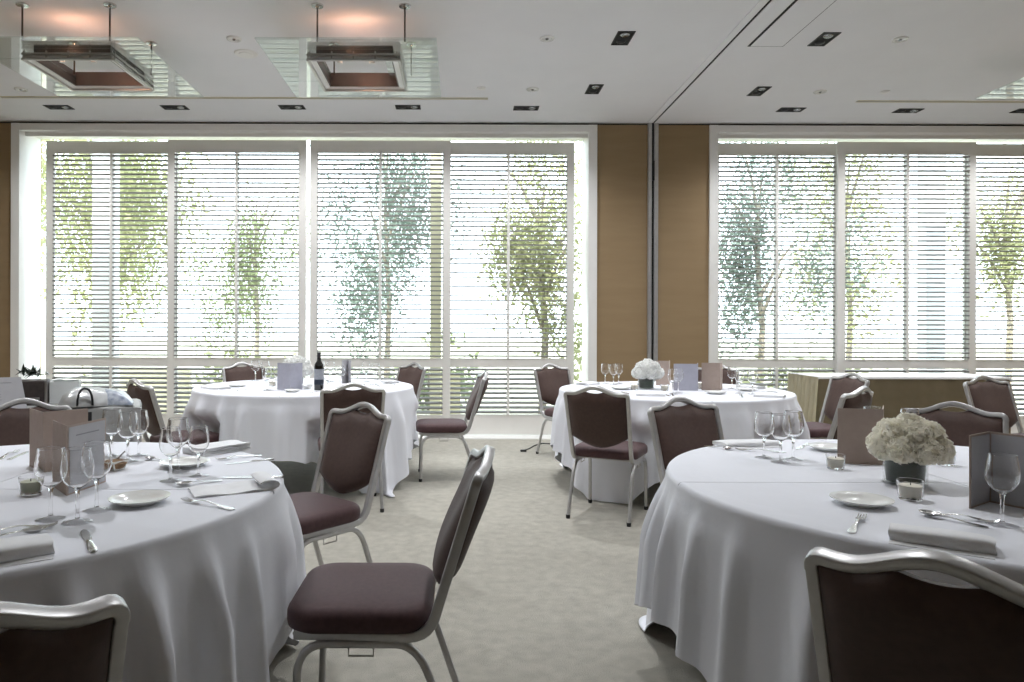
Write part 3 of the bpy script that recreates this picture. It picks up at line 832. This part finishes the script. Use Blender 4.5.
menu([(1.394, 2.594), (1.54, 2.56), (1.62, 2.69)], .203, 'taupe menu card standing behind the ivory flowers, blank back towards us', 1, text=False)
menu([(1.41, 1.945), (1.521, 2.02), (1.586, 1.886)], .203, 'open menu card with pale pages at the right picture edge', -1, inner='page', text=False)
rolled_napkin(1.112, 1.625, -35, .2, .10, .036, 'folded white napkin in front of the large dark chair back', 3)
rolled_napkin(1.215, 2.985, 12, .25, .12, .024, 'folded white napkin at the far left of the front right table', 5)
cutlery('fork', .948, 1.704, 1.096, 1.896, 'small fork with its tines tucked under the plate before the ivory flowers', .95)
cutlery('spoon', 1.318, 1.752, 1.20, 1.92, 'spoon lying above the folded napkin on the front right table', .95)
cutlery('fork', 1.245, 1.90, 1.36, 1.80, 'fork crossing the spoon above the folded napkin on the front right table', .85)
cutlery('spoon', 1.035, 2.965, 1.115, 2.845, 'spoon left of the three glasses on the front right table', .8)
cutlery('fork', 1.30, 2.80, 1.123, 2.855, 'fork lying behind the three glasses on the front right table', .95)
cutlery('knife', 1.50, 3.02, 1.316, 2.80, 'knife pointing to the three glasses on the front right table', .95)
cutlery('knife', 1.27, 1.56, 1.5, 1.68, 'knife right of the folded napkin at the right picture edge', .95)

# ------------------------------------------------------------------ front left table
for (x, y, s, lb) in ((-1.048, 1.812, 1.0, 'large clear wine glass, left one of the three nearest us on the front left table'), (-.965, 1.785, 1.02, 'large clear wine glass, middle one of the three nearest us on the front left table'), (-.975, 1.90, 1.0, 'large clear wine glass, right one of the three nearest us on the front left table'),
    (-1.318, 2.68, .98, 'clear wine glass behind the grey menu page, left one of three'), (-1.215, 2.59, .97, 'clear wine glass behind the grey menu page, nearest one of three'), (-1.225, 2.70, .95, 'clear wine glass behind the grey menu page, farthest one of three'),
    (-.926, 2.267, .93, 'clear wine glass, left one of three near the right rim of the front left table'), (-.862, 2.338, .90, 'clear wine glass, right one of three near the right rim of the front left table'), (-.955, 2.40, 1.0, 'clear wine glass, rear one of three near the right rim of the front left table')): glass(x, y, lb, s)
votive(-1.262, 2.08, 'glass votive with greenish wax at the left picture edge', 'wax_green', 1.0)
plate(-.893, 1.975, 'white bread plate near the rim of the front left table')
plate(-.972, 2.50, 'white bread plate behind the three glasses on the front left table', .085)
menu([(-1.26, 2.19), (-1.145, 2.06), (-1.125, 2.245)], .205, 'open menu card with a printed grey page on the front left table', -1, only=(1,))
menu([(-1.52, 2.50), (-1.406, 2.386), (-1.318, 2.505)], .205, 'taupe menu card standing behind the printed menu on the front left table', 1, text=False)
t = thing('sugar_bowl', 'small square white bowl of brown sugar on the front left table', 'bowl', (-1.184, 2.43, CT), R(20))
bm = NB(); lathe(bm, [(0, 0), (.026, 0), (.03, .004), (.045, .034), (.0435, .035), (.028, .008), (0, .007)], 4); obj('dish', bm, M['china'], t, False)
bm = NB(); lathe(bm, [(0, .0075), (.029, .0085), (.040, .027), (.02, .036), (0, .038)], 12); obj('sugar', bm, M['snack'], t)
bm = NB(); tube(bm, [(.0, 0, .03), (.03, .012, .062)], .003, 6); obj('spoon_handle', bm, M['cutlery'], t)
flat_napkin(-.685, 2.155, 28, .25, .15, 'white napkin with one end rolled over at the right rim of the front left table', .022)
napkin(-.955, 2.80, 55, .13, .22, .03, 'folded white napkin at the far rim of the front left table', 8)
rolled_napkin(-1.005, 1.50, 36, .24, .13, .036, 'folded white napkin at the near rim beside the left picture edge', 4)
napkin(-1.62, 2.86, 10, .2, .11, .028, 'folded white napkin before the chair at the left picture edge', 9)
cutlery('knife', -.80, 1.545, -.93, 1.742, 'butter knife lying alone at the near rim of the front left table', 1.0)
cutlery('fork', -1.16, 1.66, -1.013, 1.735, 'fork above the napkin at the left picture edge', .95)
cutlery('spoon', -1.12, 1.62, -.985, 1.70, 'spoon beside the fork at the left picture edge', .9)
cutlery('fork', -.607, 1.905, -.849, 2.039, 'fork at the rim of the front left table, just before the rolled napkin', 1.0)
cutlery('spoon', -.76, 2.27, -.915, 2.13, 'spoon between the bread plate and the rolled napkin', .9)
cutlery('knife', -.575, 2.318, -.80, 2.305, 'knife behind the rolled napkin on the front left table', 1.0)
cutlery('fork', -.755, 2.71, -.899, 2.601, 'fork before the far rim napkin on the front left table', .9)
cutlery('knife', -.69, 2.63, -.86, 2.52, 'knife at the far right rim of the front left table', .9)
cutlery('knife', -1.66, 2.60, -1.70, 2.80, 'knife behind the taupe menu at the left picture edge', .9)
cutlery('fork', -1.70, 2.60, -1.74, 2.80, 'fork behind the taupe menu at the left picture edge', .9)
cutlery('spoon', -1.05, 2.575, -1.18, 2.63, 'spoon left of the plate behind the three glasses', .75)

# ------------------------------------------------------------------ far left table
flowers(-1.36, 5.86, 'white flower ball behind the lilac menu on the far left table', 'petal_w', 1.15)
for (x, y, s, lb) in ((-1.86, 6.45, 1.0, 'clear wine glass at the back of the far left table, before the window chair'), (-1.755, 6.40, 1.0, 'clear wine glass at the back of the far left table, second from its left'), (-1.49, 5.48, .97, 'clear wine glass left of the lilac menu, nearest us'), (-1.44, 5.62, .97, 'clear wine glass left of the lilac menu, touching its edge'),
    (-1.26, 6.42, 1.0, 'clear wine glass just behind the wine bottle'), (-1.155, 6.35, 1.0, 'clear wine glass right of the wine bottle at the back'), (-.96, 5.70, .98, 'clear wine glass right of the wine bottle, before the narrow lilac card'), (-1.02, 5.47, .93, 'clear wine glass right of the wine bottle, nearest us'),
    (-.834, 6.35, 1.0, 'clear wine glass of the pair right of the narrow lilac card, left one'), (-.72, 6.10, .97, 'clear wine glass of the pair right of the narrow lilac card, right one')): glass(x, y, lb, s)
menu([(-1.425, 5.54), (-1.30, 5.45), (-1.235, 5.56)], .212, 'lilac menu card before the white flowers on the far left table', -1, 'lilac', None)
menu([(-1.02, 6.15), (-.985, 6.25), (-.94, 6.14)], .205, 'narrow lilac card standing right of the wine bottle', -1, 'page', None)
t = thing('wine_bottle', 'dark red wine bottle with a pale label on the far left table', 'wine bottle', (-1.095, 5.52, CT))
bm = NB(); lathe(bm, [(0, 0), (.034, 0), (.037, .004), (.037, .185), (.034, .203), (.021, .222), (.0145, .236), (.0138, .285), (.0155, .286), (.0155, .296), (0, .297)], 28); obj('body', bm, M['bottle'], t, True, 50)
bm = NB(); lathe(bm, [(.0150, .232), (.0146, .284), (.0162, .2855), (.0162, .2975), (0, .2985)], 20); obj('foil_capsule', bm, M['foil'], t, True, 50)
bm = NB(); lathe(bm, [(.0374, .085), (.0376, .086), (.0376, .165), (.0374, .166)], 28); obj('label', bm, M['label'], t, True, 50)
bm = NB(); lathe(bm, [(.0374, .045), (.0377, .046), (.0377, .084), (.0374, .085)], 28); obj('label', bm, M['label_d'], t, True, 50)
def small_bowl(x, y, lb):
    bm = NB(); lathe(bm, [(0, 0), (.025, 0), (.028, .004), (.046, .034), (.045, .035), (.026, .008), (0, .007)], 24); o = obj('small_bowl', bm, M['china'], None, True, 50); o.location = (x, y, CT); tag(o, lb, 'bowl')
small_bowl(-1.21, 5.62, 'small white bowl between the lilac menu and the wine bottle')
plate(-1.26, 5.34, 'small dark rimmed dish before the lilac menu', .06)
plate(-1.82, 5.80, 'white bread plate at the left of the far left table')
plate(-.86, 5.92, 'white bread plate before the pair of glasses on the far left table')
napkin(-1.93, 5.60, 60, .2, .13, .02, 'folded white napkin at the left rim of the far left table', 12)
napkin(-.62, 6.28, 20, .2, .12, .02, 'folded white napkin at the right rim of the far left table', 13)
napkin(-1.60, 6.50, 100, .2, .1, .02, 'folded white napkin at the back of the far left table', 14)
cutlery('knife', -1.70, 5.40, -1.66, 5.58, 'knife at the left front of the far left table', .95)
cutlery('fork', -2.03, 5.80, -1.85, 5.93, 'fork left of the plate on the far left table', .95)
cutlery('fork', -.653, 5.86, -.76, 6.02, 'fork at the right front of the far left table', .95)
cutlery('knife', -.545, 6.05, -.69, 6.2, 'knife at the right rim of the far left table', .95)
cutlery('spoon', -1.12, 5.25, -1.0, 5.37, 'spoon before the wine bottle on the far left table', .9)
votive(-1.55, 5.86, 'glass votive candle left of the white flowers on the far left table', 'wax', 1.0)

# ------------------------------------------------------------------ far right table
flowers(1.52, 5.72, 'white flower ball in a dark vase on the far right table', 'petal_w', 1.08)
for (x, y, s, lb) in ((1.29, 6.22, .97, 'clear wine glass, left of the trio at the left back of the far right table'), (1.345, 6.13, .97, 'clear wine glass, middle of the trio at the left back of the far right table'), (1.41, 6.22, .97, 'clear wine glass, right of the trio at the left back of the far right table'),
    (1.60, 5.27, 1.02, 'clear wine glass right of the white flowers, left one before the lilac menu'), (1.665, 5.35, 1.02, 'clear wine glass right of the white flowers, right one before the lilac menu'),
    (2.13, 5.80, .98, 'clear wine glass touching the right edge of the taupe card'), (2.225, 5.74, .98, 'clear wine glass of the right cluster on the far right table, farthest one'), (2.135, 5.36, .97, 'clear wine glass of the right cluster on the far right table, nearest one'), (2.20, 5.28, .97, 'clear wine glass of the right cluster on the far right table, rightmost one')): glass(x, y, lb, s)
menu([(1.70, 5.58), (1.885, 5.56), (1.93, 5.70)], .212, 'lilac menu card right of the white flowers on the far right table', -1, 'lilac', None)
menu([(1.935, 5.62), (2.075, 5.60), (2.13, 5.70)], .218, 'taupe menu card beside the lilac one on the far right table', 1, text=False)
menu([(1.70, 6.08), (1.80, 6.05), (1.84, 6.15)], .212, 'taupe menu card half hidden behind the white flowers', 1, text=False)
votive(1.962, 5.76, 'glass votive candle between the lilac and taupe menus', 'wax', 1.2)
votive(1.40, 5.62, 'glass votive candle left of the dark vase on the far right table', 'wax', 1.0)
votive(1.62, 5.55, 'glass votive candle right of the dark vase on the far right table', 'wax', 1.0)
plate(1.93, 5.30, 'white bread plate before the taupe menu on the far right table')
plate(2.27, 5.56, 'white bread plate at the right of the far right table')
plate(1.30, 5.66, 'white bread plate at the left of the far right table')
napkin(2.40, 5.80, 30, .2, .12, .025, 'folded white napkin at the right rim of the far right table', 15)
napkin(2.24, 5.08, 60, .2, .12, .02, 'folded white napkin at the right front of the far right table', 16)
napkin(1.12, 6.12, -40, .2, .12, .022, 'folded white napkin at the left back of the far right table', 17)
napkin(1.40, 5.15, 80, .2, .12, .02, 'folded white napkin before the dark vase on the far right table', 18)
cutlery('knife', 1.36, 6.42, 1.54, 6.40, 'knife at the back rim of the far right table', .95)
cutlery('fork', 1.53, 5.10, 1.49, 5.29, 'fork before the dark vase on the far right table', .95)
cutlery('knife', 1.27, 5.25, 1.25, 5.45, 'knife at the left front of the far right table', .95)
cutlery('spoon', 1.56, 5.12, 1.58, 5.24, 'spoon before the glasses of the far right table', .8)
cutlery('fork', 2.02, 5.02, 2.08, 5.2, 'fork at the right front of the far right table', .95)
cutlery('knife', 2.45, 5.42, 2.34, 5.58, 'knife at the right rim of the far right table', .95)

# ------------------------------------------------------------------ buffet table by the right window
t = thing('buffet_table', 'long buffet table with a tan skirt and white top under the right window', 'table', (3.60, 7.05, 0))
bm = NB(); box(bm, 0, 1.9, 0, .62, .735, .755, .004); obj('tabletop', bm, M['grey_box'], t)
bm = NB()   # pleated skirt all round
def skirt_path():
    out = []
    for (x0, y0), (x1, y1) in (((.0, .0), (1.9, 0)), ((1.9, 0), (1.9, .62)), ((1.9, .62), (0, .62))):
        n = int(math.hypot(x1 - x0, y1 - y0) / .02)
        for k in range(n): out.append((x0 + (x1 - x0) * k / n, y0 + (y1 - y0) * k / n))
    return out
sp = skirt_path(); rows = []
for z in (.757, .70, .45, .2, .015):
    row = []
    for i, (x, y) in enumerate(sp):
        side = x > 1.88
        k = (.004 + (.022 if side else .006) * (.757 - z) / .74) * (1 + math.sin(i * (.9 if side else .55)))
        dx = 1 if x > 1.899 else 0; dy = -1 if y < .001 else (1 if y > .619 else 0)
        row.append(bm.verts.new((x + dx * (k + .004), y + dy * (k + .004), z)))
    rows.append(row)
for A, B in zip(rows, rows[1:]):
    n = len(A)
    for i in range(n - 1): bm.faces.new((A[i], A[i + 1], B[i + 1], B[i]))
obj('skirt', bm, M['skirt'], t, True, 70)
bm = NB(); rows = []      # gathered drape over the left end, its paler colour standing for window light
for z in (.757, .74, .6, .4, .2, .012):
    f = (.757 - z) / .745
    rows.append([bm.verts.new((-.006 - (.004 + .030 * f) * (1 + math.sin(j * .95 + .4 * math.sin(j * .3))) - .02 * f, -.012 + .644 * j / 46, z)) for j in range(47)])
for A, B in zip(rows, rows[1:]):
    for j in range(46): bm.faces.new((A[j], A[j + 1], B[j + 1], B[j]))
obj('end_drape', bm, M['drape'], t, True, 80)['label'] = 'gathered drape with window light painted into its colour'
bm = NB(); box(bm, -.012, 1.912, -.016, .636, .757, .764, .003); box(bm, -.012, 1.912, -.018, -.010, .742, .764, .002); obj('top_cloth', bm, M['napkin'], t, True)
for x in (.1, 1.8):
    for y in (.08, .54):
        bm = NB(); tube(bm, [(x, y, 0), (x, y, .735)], .016, 8); obj('leg', bm, M['steel'], t)

# ------------------------------------------------------------------ service trolley and clutter in the left corner
TA = R(24); TC = (-1.80, 4.0)
def tl(lx, ly): return (TC[0] + lx * math.cos(TA) - ly * math.sin(TA), TC[1] + lx * math.sin(TA) + ly * math.cos(TA), .80)
t = thing('service_trolley', 'grey service trolley standing behind the front left table', 'trolley', (TC[0], TC[1], 0), TA)
bm = NB(); box(bm, -1.0, 0, 0, .46, .12, .80, .03); obj('body', bm, M['grey_box'], t, True, 40)
bm = NB(); box(bm, -.30, -.25, -.006, .01, .725, .775, .003); obj('handle_slot', bm, M['black'], t)
bm = NB(); box(bm, -.045, .0, -.012, .0, .14, .79, .005); obj('corner_post', bm, M['alu'], t)
for x in (-.9, -.1):
    for y in (.08, .38):
        bm = NB(); lathe(bm, [(0, -.02), (.045, -.02), (.055, -.012), (.055, .012), (.045, .02), (0, .02)], 16); bmesh.ops.rotate(bm, verts=bm.verts, matrix=Matrix.Rotation(PI / 2, 3, 'X'))
        bmesh.ops.translate(bm, verts=bm.verts, vec=(x, y, .055)); tube(bm, [(x, y, .06), (x, y, .125)], .012, 8); obj('castor', bm, M['black'], t)
# silver plastic carrier bag lying flat
t = thing('carrier_bag', 'silver plastic carrier bag with black handles lying on the grey trolley', 'bag', tl(-.235, .145), TA)
bm = NB(); nx, ny = 15, 9
def bagp(i, j, top):
    u = 2 * i / (nx - 1) - 1; v = 2 * j / (ny - 1) - 1
    e = (1 - abs(u) ** 5) * (1 - abs(v) ** 5)
    x = u * .185 + .01 * math.sin(v * 5); y = v * .13 + .012 * math.sin(u * 4)
    z = .004 + (.088 - .02 * u) * e * top + .006 * math.sin(u * 9 + v * 7) * e * top
    return (x, y, z if top else .002)
Gd = {(s, i, j): bm.verts.new(bagp(i, j, s)) for s in (0, 1) for i in range(nx) for j in range(ny)}
for s in (0, 1):
    for i in range(nx - 1):
        for j in range(ny - 1):
            f = bm.faces.new([Gd[s, a, b] for a, b in ((i, j), (i + 1, j), (i + 1, j + 1), (i, j + 1))]); f.material_index = 1 if (i > 8 and j < 3) else 0
bd = [(i, 0) for i in range(nx)] + [(nx - 1, j) for j in range(1, ny)] + [(i, ny - 1) for i in range(nx - 2, -1, -1)] + [(0, j) for j in range(ny - 2, 0, -1)]
for k in range(len(bd)):
    a, b = bd[k], bd[(k + 1) % len(bd)]; bm.faces.new((Gd[0, *a], Gd[0, *b], Gd[1, *b], Gd[1, *a]))
obj('bag_body', bm, [M['silver_bag'], M['bag_print']], t, True, 60)
bm = NB(); tube(bm, [(-.09, -.128, .01)] + arc((-.088, -.135, .01), (-.085, -.145, .105), (-.05, -.145, .105), 6) + arc((-.05, -.145, .105), (-.012, -.145, .105), (-.012, -.135, .01), 6), .006, 8); obj('handle', bm, M['black'], t)
# white carton and dark case
t = thing('carton', 'open white carton between the dark case and the silver bag', 'box', tl(-.41, .375), TA)
bm = NB()
for a, b, c, d in ((-.075, .075, -.09, -.084), (-.075, .075, .084, .09), (-.075, -.069, -.084, .084), (.069, .075, -.084, .084)): box(bm, a, b, c, d, .0, .125)
box(bm, -.073, .073, -.088, .088, 0, .006); obj('carton_body', bm, M['white_box'], t, False)
bm = NB(); v = [bm.verts.new(p) for p in ((-.075, .09, .125), (.17, .09, .150), (.17, .085, .156), (-.075, .085, .131), (-.075, -.0, .125), (.13, .03, .150), (.13, .03, .156), (-.075, .0, .131))]
for q in ((0, 1, 2, 3), (4, 7, 6, 5), (0, 4, 5, 1), (3, 2, 6, 7), (0, 3, 7, 4), (1, 5, 6, 2)): bm.faces.new([v[i] for i in q])
obj('flap', bm, M['white_box'], t, False)
t = thing('storage_case', 'dark brown case standing behind the leaning white sheet', 'box', tl(-.577, .30), TA)
bm = NB(); box(bm, -.17, .085, -.08, .10, 0, .138, .006); obj('case_body', bm, M['brown_box'], t)
bm = NB(); box(bm, .075, .088, -.083, -.078, 0.002, .136, .001); box(bm, -.02, .05, -.085, -.078, .03, .045, .002); obj('clasp', bm, M['steel'], t)
bm = NB(); r_ = random.Random(3)
for k in range(26):
    a = r_.uniform(0, 6.28); q = r_.uniform(.01, .10); c = Vector((math.cos(a) * q * .8, math.sin(a) * q * .4, .013 + r_.uniform(0, .03)))
    d = Vector((r_.uniform(-1, 1), r_.uniform(-1, 1), r_.uniform(-.2, .6))).normalized(); s = d.cross(Vector((0, 0, 1))).normalized(); L_ = .035
    p = [c - d * L_, c + s * .011, c + d * L_ + Vector((0, 0, .01)), c - s * .011]
    n = Vector((0, 0, .0015)); A = [bm.verts.new(x) for x in p]; B = [bm.verts.new(x + n) for x in p]
    bm.faces.new(A); bm.faces.new(B)
    for i in range(4): bm.faces.new((A[i], A[(i + 1) % 4], B[(i + 1) % 4], B[i]))
o = obj('leaf_sprig', bm, M['leaf'], None, False); o.location = Vector(tl(-.57, .33)) + Vector((0, 0, .150)); o.rotation_euler = (0, 0, TA); tag(o, 'dark green leaf sprig lying on the dark brown case', 'leaves')
t = thing('info_sheet', 'white printed sheet leaning on the dark case at the left picture edge', 'paper', tl(-.64, .115), TA)
bm = NB(); v = [bm.verts.new(p) for p in ((-.17, -.02, .0), (.07, -.02, 0), (.03, .055, .165), (-.21, .055, .165))]; w = [bm.verts.new(Vector(x.co) + Vector((0, -.003, .001))) for x in v]
bm.faces.new(v); bm.faces.new(w)
for i in range(4): bm.faces.new((v[i], v[(i + 1) % 4], w[(i + 1) % 4], w[i]))
obj('sheet', bm, M['page'], t, False)
bm = NB()
for k in range(7):
    f = .82 - .09 * k; yy = -.02 + .075 * f - .0036; z = .165 * f
    x0 = -.17 - .04 * f + .03; x1 = x0 + (.10 if k else .16); box(bm, x0, x1, yy - .0004, yy, z, z + .0022)
obj('printed_text', bm, M['ink'], t, False)
# cable on the carpet
bm = NB(); tube(bm, [(.66, 7.10, .012), (.72, 7.22, .006), (.80, 7.42, .006), (.90, 7.56, .006), (1.05, 7.50, .006), (1.25, 7.40, .006), (1.45, 7.42, .006)], .006, 8)
tag(obj('power_cable', bm, M['black']), 'black cable lying on the carpet by the window chair', 'cable')
bm = NB(); box(bm, .62, .68, 7.06, 7.10, 0, .02, .004)
tag(obj('cable_plug', bm, M['black']), 'small black plug at the end of the floor cable', 'plug')

# ------------------------------------------------------------------ outside
bm = NB(); box(bm, -45, 45, 8.31, 70, -.35, -.12); struct('ground', bm, M['lawn'])
def column(name, x0, x1, y, z0, z1, m):
    bm = NB(); box(bm, x0, x1, y, y + .2, z0, z1, .01); o = struct(name, bm, M[m])
column('column_1', -4.95, -4.67, 9.5, -.12, 4.6, 'render')
column('column_2', -.37, -.23, 9.0, -.12, 4.6, 'cream')
column('column_3', 6.30, 6.56, 9.5, -.12, 4.6, 'render')
bm = NB(); box(bm, -5.1, -4.05, 10.6, 10.7, -.12, .62); box(bm, -.30, .02, 9.4, 9.5, -.12, .62); struct('trim_4', bm, M['cream'])
def leaves(cx, cy, cz, rx, ry, rz, n, seed, size):
    r_ = random.Random(seed); bm = NB()
    cl = [(r_.gauss(0, .45), r_.gauss(0, .45), r_.gauss(0, .45)) for _ in range(14)]
    for i in range(n):
        k = r_.choice(cl); p = Vector((cx + rx * (k[0] + r_.gauss(0, .22)), cy + ry * (k[1] + r_.gauss(0, .22)), max(.0, cz + rz * (k[2] + r_.gauss(0, .22)))))
        d = Vector((r_.uniform(-1, 1), r_.uniform(-1, 1), r_.uniform(-1, 1))).normalized(); s = d.orthogonal().normalized(); L_ = size * r_.uniform(.6, 1.3)
        v = [bm.verts.new(x) for x in (p - d * L_, p + s * L_ * .45, p + d * L_, p - s * L_ * .45)]; bm.faces.new(v)
    return bm
def tree(x, y, h, spread, m, n, seed, label, size=.055):
    t = thing('garden_tree', label, 'tree', (x, y, -.12))
    bm = NB(); tube(bm, [(0, 0, 0), (.05, 0, h * .3), (-.04, .05, h * .6), (.02, 0, h * .85)], .055, 8, scales=[1.2, 1, .7, .3])
    for k in range(5):
        a = k * 1.3 + seed; tube(bm, [(0, 0, h * (.32 + .09 * k)), (spread * .35 * math.cos(a), spread * .35 * math.sin(a), h * (.45 + .1 * k)), (spread * .6 * math.cos(a), spread * .6 * math.sin(a), h * (.52 + .1 * k))], .035, 6, scales=[1, .7, .4])
    obj('trunk', bm, M['bark'], t)
    obj('crown', leaves(0, 0, h * .62, spread, spread, h * .42, int(n * 3.4), seed, size), M[m], t, False)
def shrub(x, y, w, h, m, n, seed, label):
    t = thing('garden_shrub', label, 'shrub', (x, y, -.12))
    bm = NB()
    for k in range(4): tube(bm, [(0, 0, 0), (.2 * w * math.cos(k * 1.6), .2 * math.sin(k * 1.6), h * .7)], .02, 6)
    obj('stems', bm, M['bark'], t)
    obj('foliage', leaves(0, 0, h * .5, w, .6, h * .5, n, seed, .07), M[m], t, False)
tree(-5.9, 11.5, 5.6, 1.5, 'foliage_y', 2600, 1, 'yellow green tree outside the leftmost shutter panel')
tree(-4.9, 17.0, 5.2, 1.1, 'foliage', 1600, 2, 'light green tree outside the second shutter panel')
tree(-1.5, 14.6, 6.2, 1.35, 'foliage_d', 2600, 3, 'dark green tree outside the third shutter panel')
tree(1.3, 11.0, 4.2, .95, 'foliage_y', 1900, 4, 'green tree outside the fourth shutter panel')
tree(5.2, 12.2, 4.6, 1.0, 'foliage_d', 2300, 5, 'dark green tree outside the shutter panel beside the wall strip')
tree(8.0, 14.5, 5.6, 1.1, 'foliage_y', 2200, 6, 'yellow green tree outside the shutter above the buffet table')
tree(10.9, 14.0, 5.2, 1.1, 'foliage_y', 2000, 7, 'yellow green tree at the far right outside the window')
tree(-9.0, 17.5, 6.0, 1.7, 'foliage', 2200, 8, 'green tree farthest left outside the window')
shrub(-3.3, 11.2, .9, .9, 'foliage_y', 900, 21, 'low yellow green shrub outside the second shutter panel')
shrub(-.5, 11.6, .8, .9, 'foliage', 900, 22, 'low green shrub outside the third shutter panel')
shrub(2.2, 9.6, .5, .9, 'foliage_y', 900, 23, 'low yellow green shrub outside the fourth shutter panel')
shrub(4.7, 10.2, .8, .9, 'foliage_y', 900, 24, 'low yellow green shrub outside the right window')

# ------------------------------------------------------------------ light
w = bpy.data.worlds.new('sky'); scn.world = w; w.use_nodes = True
bg = w.node_tree.nodes['Background']; bg.inputs['Color'].default_value = (.79, .895, 1.0, 1); bg.inputs['Strength'].default_value = 6.5
def portal(x0, x1):
    L = bpy.data.lights.new('sky_portal', 'AREA'); L.shape = 'RECTANGLE'; L.size = x1 - x0; L.size_y = HZ; L.cycles.is_portal = True
    o = bpy.data.objects.new('sky_portal', L); COL.objects.link(o); o.location = ((x0 + x1) / 2, G + .10, HZ / 2); o.rotation_euler = (-R(90), 0, 0)
portal(*W1); portal(*W2)
S = bpy.data.lights.new('sun', 'SUN'); S.energy = 7; S.angle = R(1); S.color = (1, .95, .85)
so = bpy.data.objects.new('sun', S); COL.objects.link(so); so.location = (0, -10, 20)
so.rotation_euler = Vector((.45, .75, -.75)).to_track_quat('-Z', 'Y').to_euler()

# downlights at the ceiling fittings, plus unseen ones added to brighten the room
def lamp(x, y, e):
    L = bpy.data.lights.new('downlight', 'SPOT'); L.energy = e; L.spot_size = R(140); L.spot_blend = 1; L.shadow_soft_size = .06; L.color = (.935, .96, 1.0)
    o = bpy.data.objects.new('downlight', L); COL.objects.link(o); o.location = (x, y, CZ - .03)
for x, y in ((1.283, 6.733), (2.877, 6.776)): lamp(x, y, 50)
for x, y in ((.689, 7.323), (-.534, 7.30), (-1.739, 7.313), (-2.964, 7.335), (-4.17, 7.337), (3.453, 7.347), (4.686, 7.369), (5.92, 7.36)): lamp(x, y, 88)
for y, e in ((5.55, 150), (3.2, 118)):  # nearer row and row ends have no fitting, added as fill light
    for x in (-4.22, -1.787, .686, 3.464, 5.95): lamp(x, y, e)

# ------------------------------------------------------------------ camera
cam = bpy.data.cameras.new('camera'); cam.sensor_width = 36; cam.lens = 705 / 1024 * 36
cam.shift_x = (512 - 459) / 1024; cam.shift_y = (327 - 341) / 1024; cam.clip_start = .05; cam.clip_end = 300
co = bpy.data.objects.new('camera', cam); COL.objects.link(co); co.location = (0, 0, 1.25); co.rotation_euler = (PI / 2, -.003, 0)
scn.camera = co
vs = scn.view_settings; vs.view_transform = 'Standard'; vs.look = 'None'; vs.exposure = 0.14; vs.gamma = 1; vs.use_curve_mapping = False
scn.cycles.use_denoising = True
scn.cycles.max_bounces = 14; scn.cycles.diffuse_bounces = 6; scn.cycles.glossy_bounces = 6; scn.cycles.transmission_bounces = 12; scn.cycles.transparent_max_bounces = 16
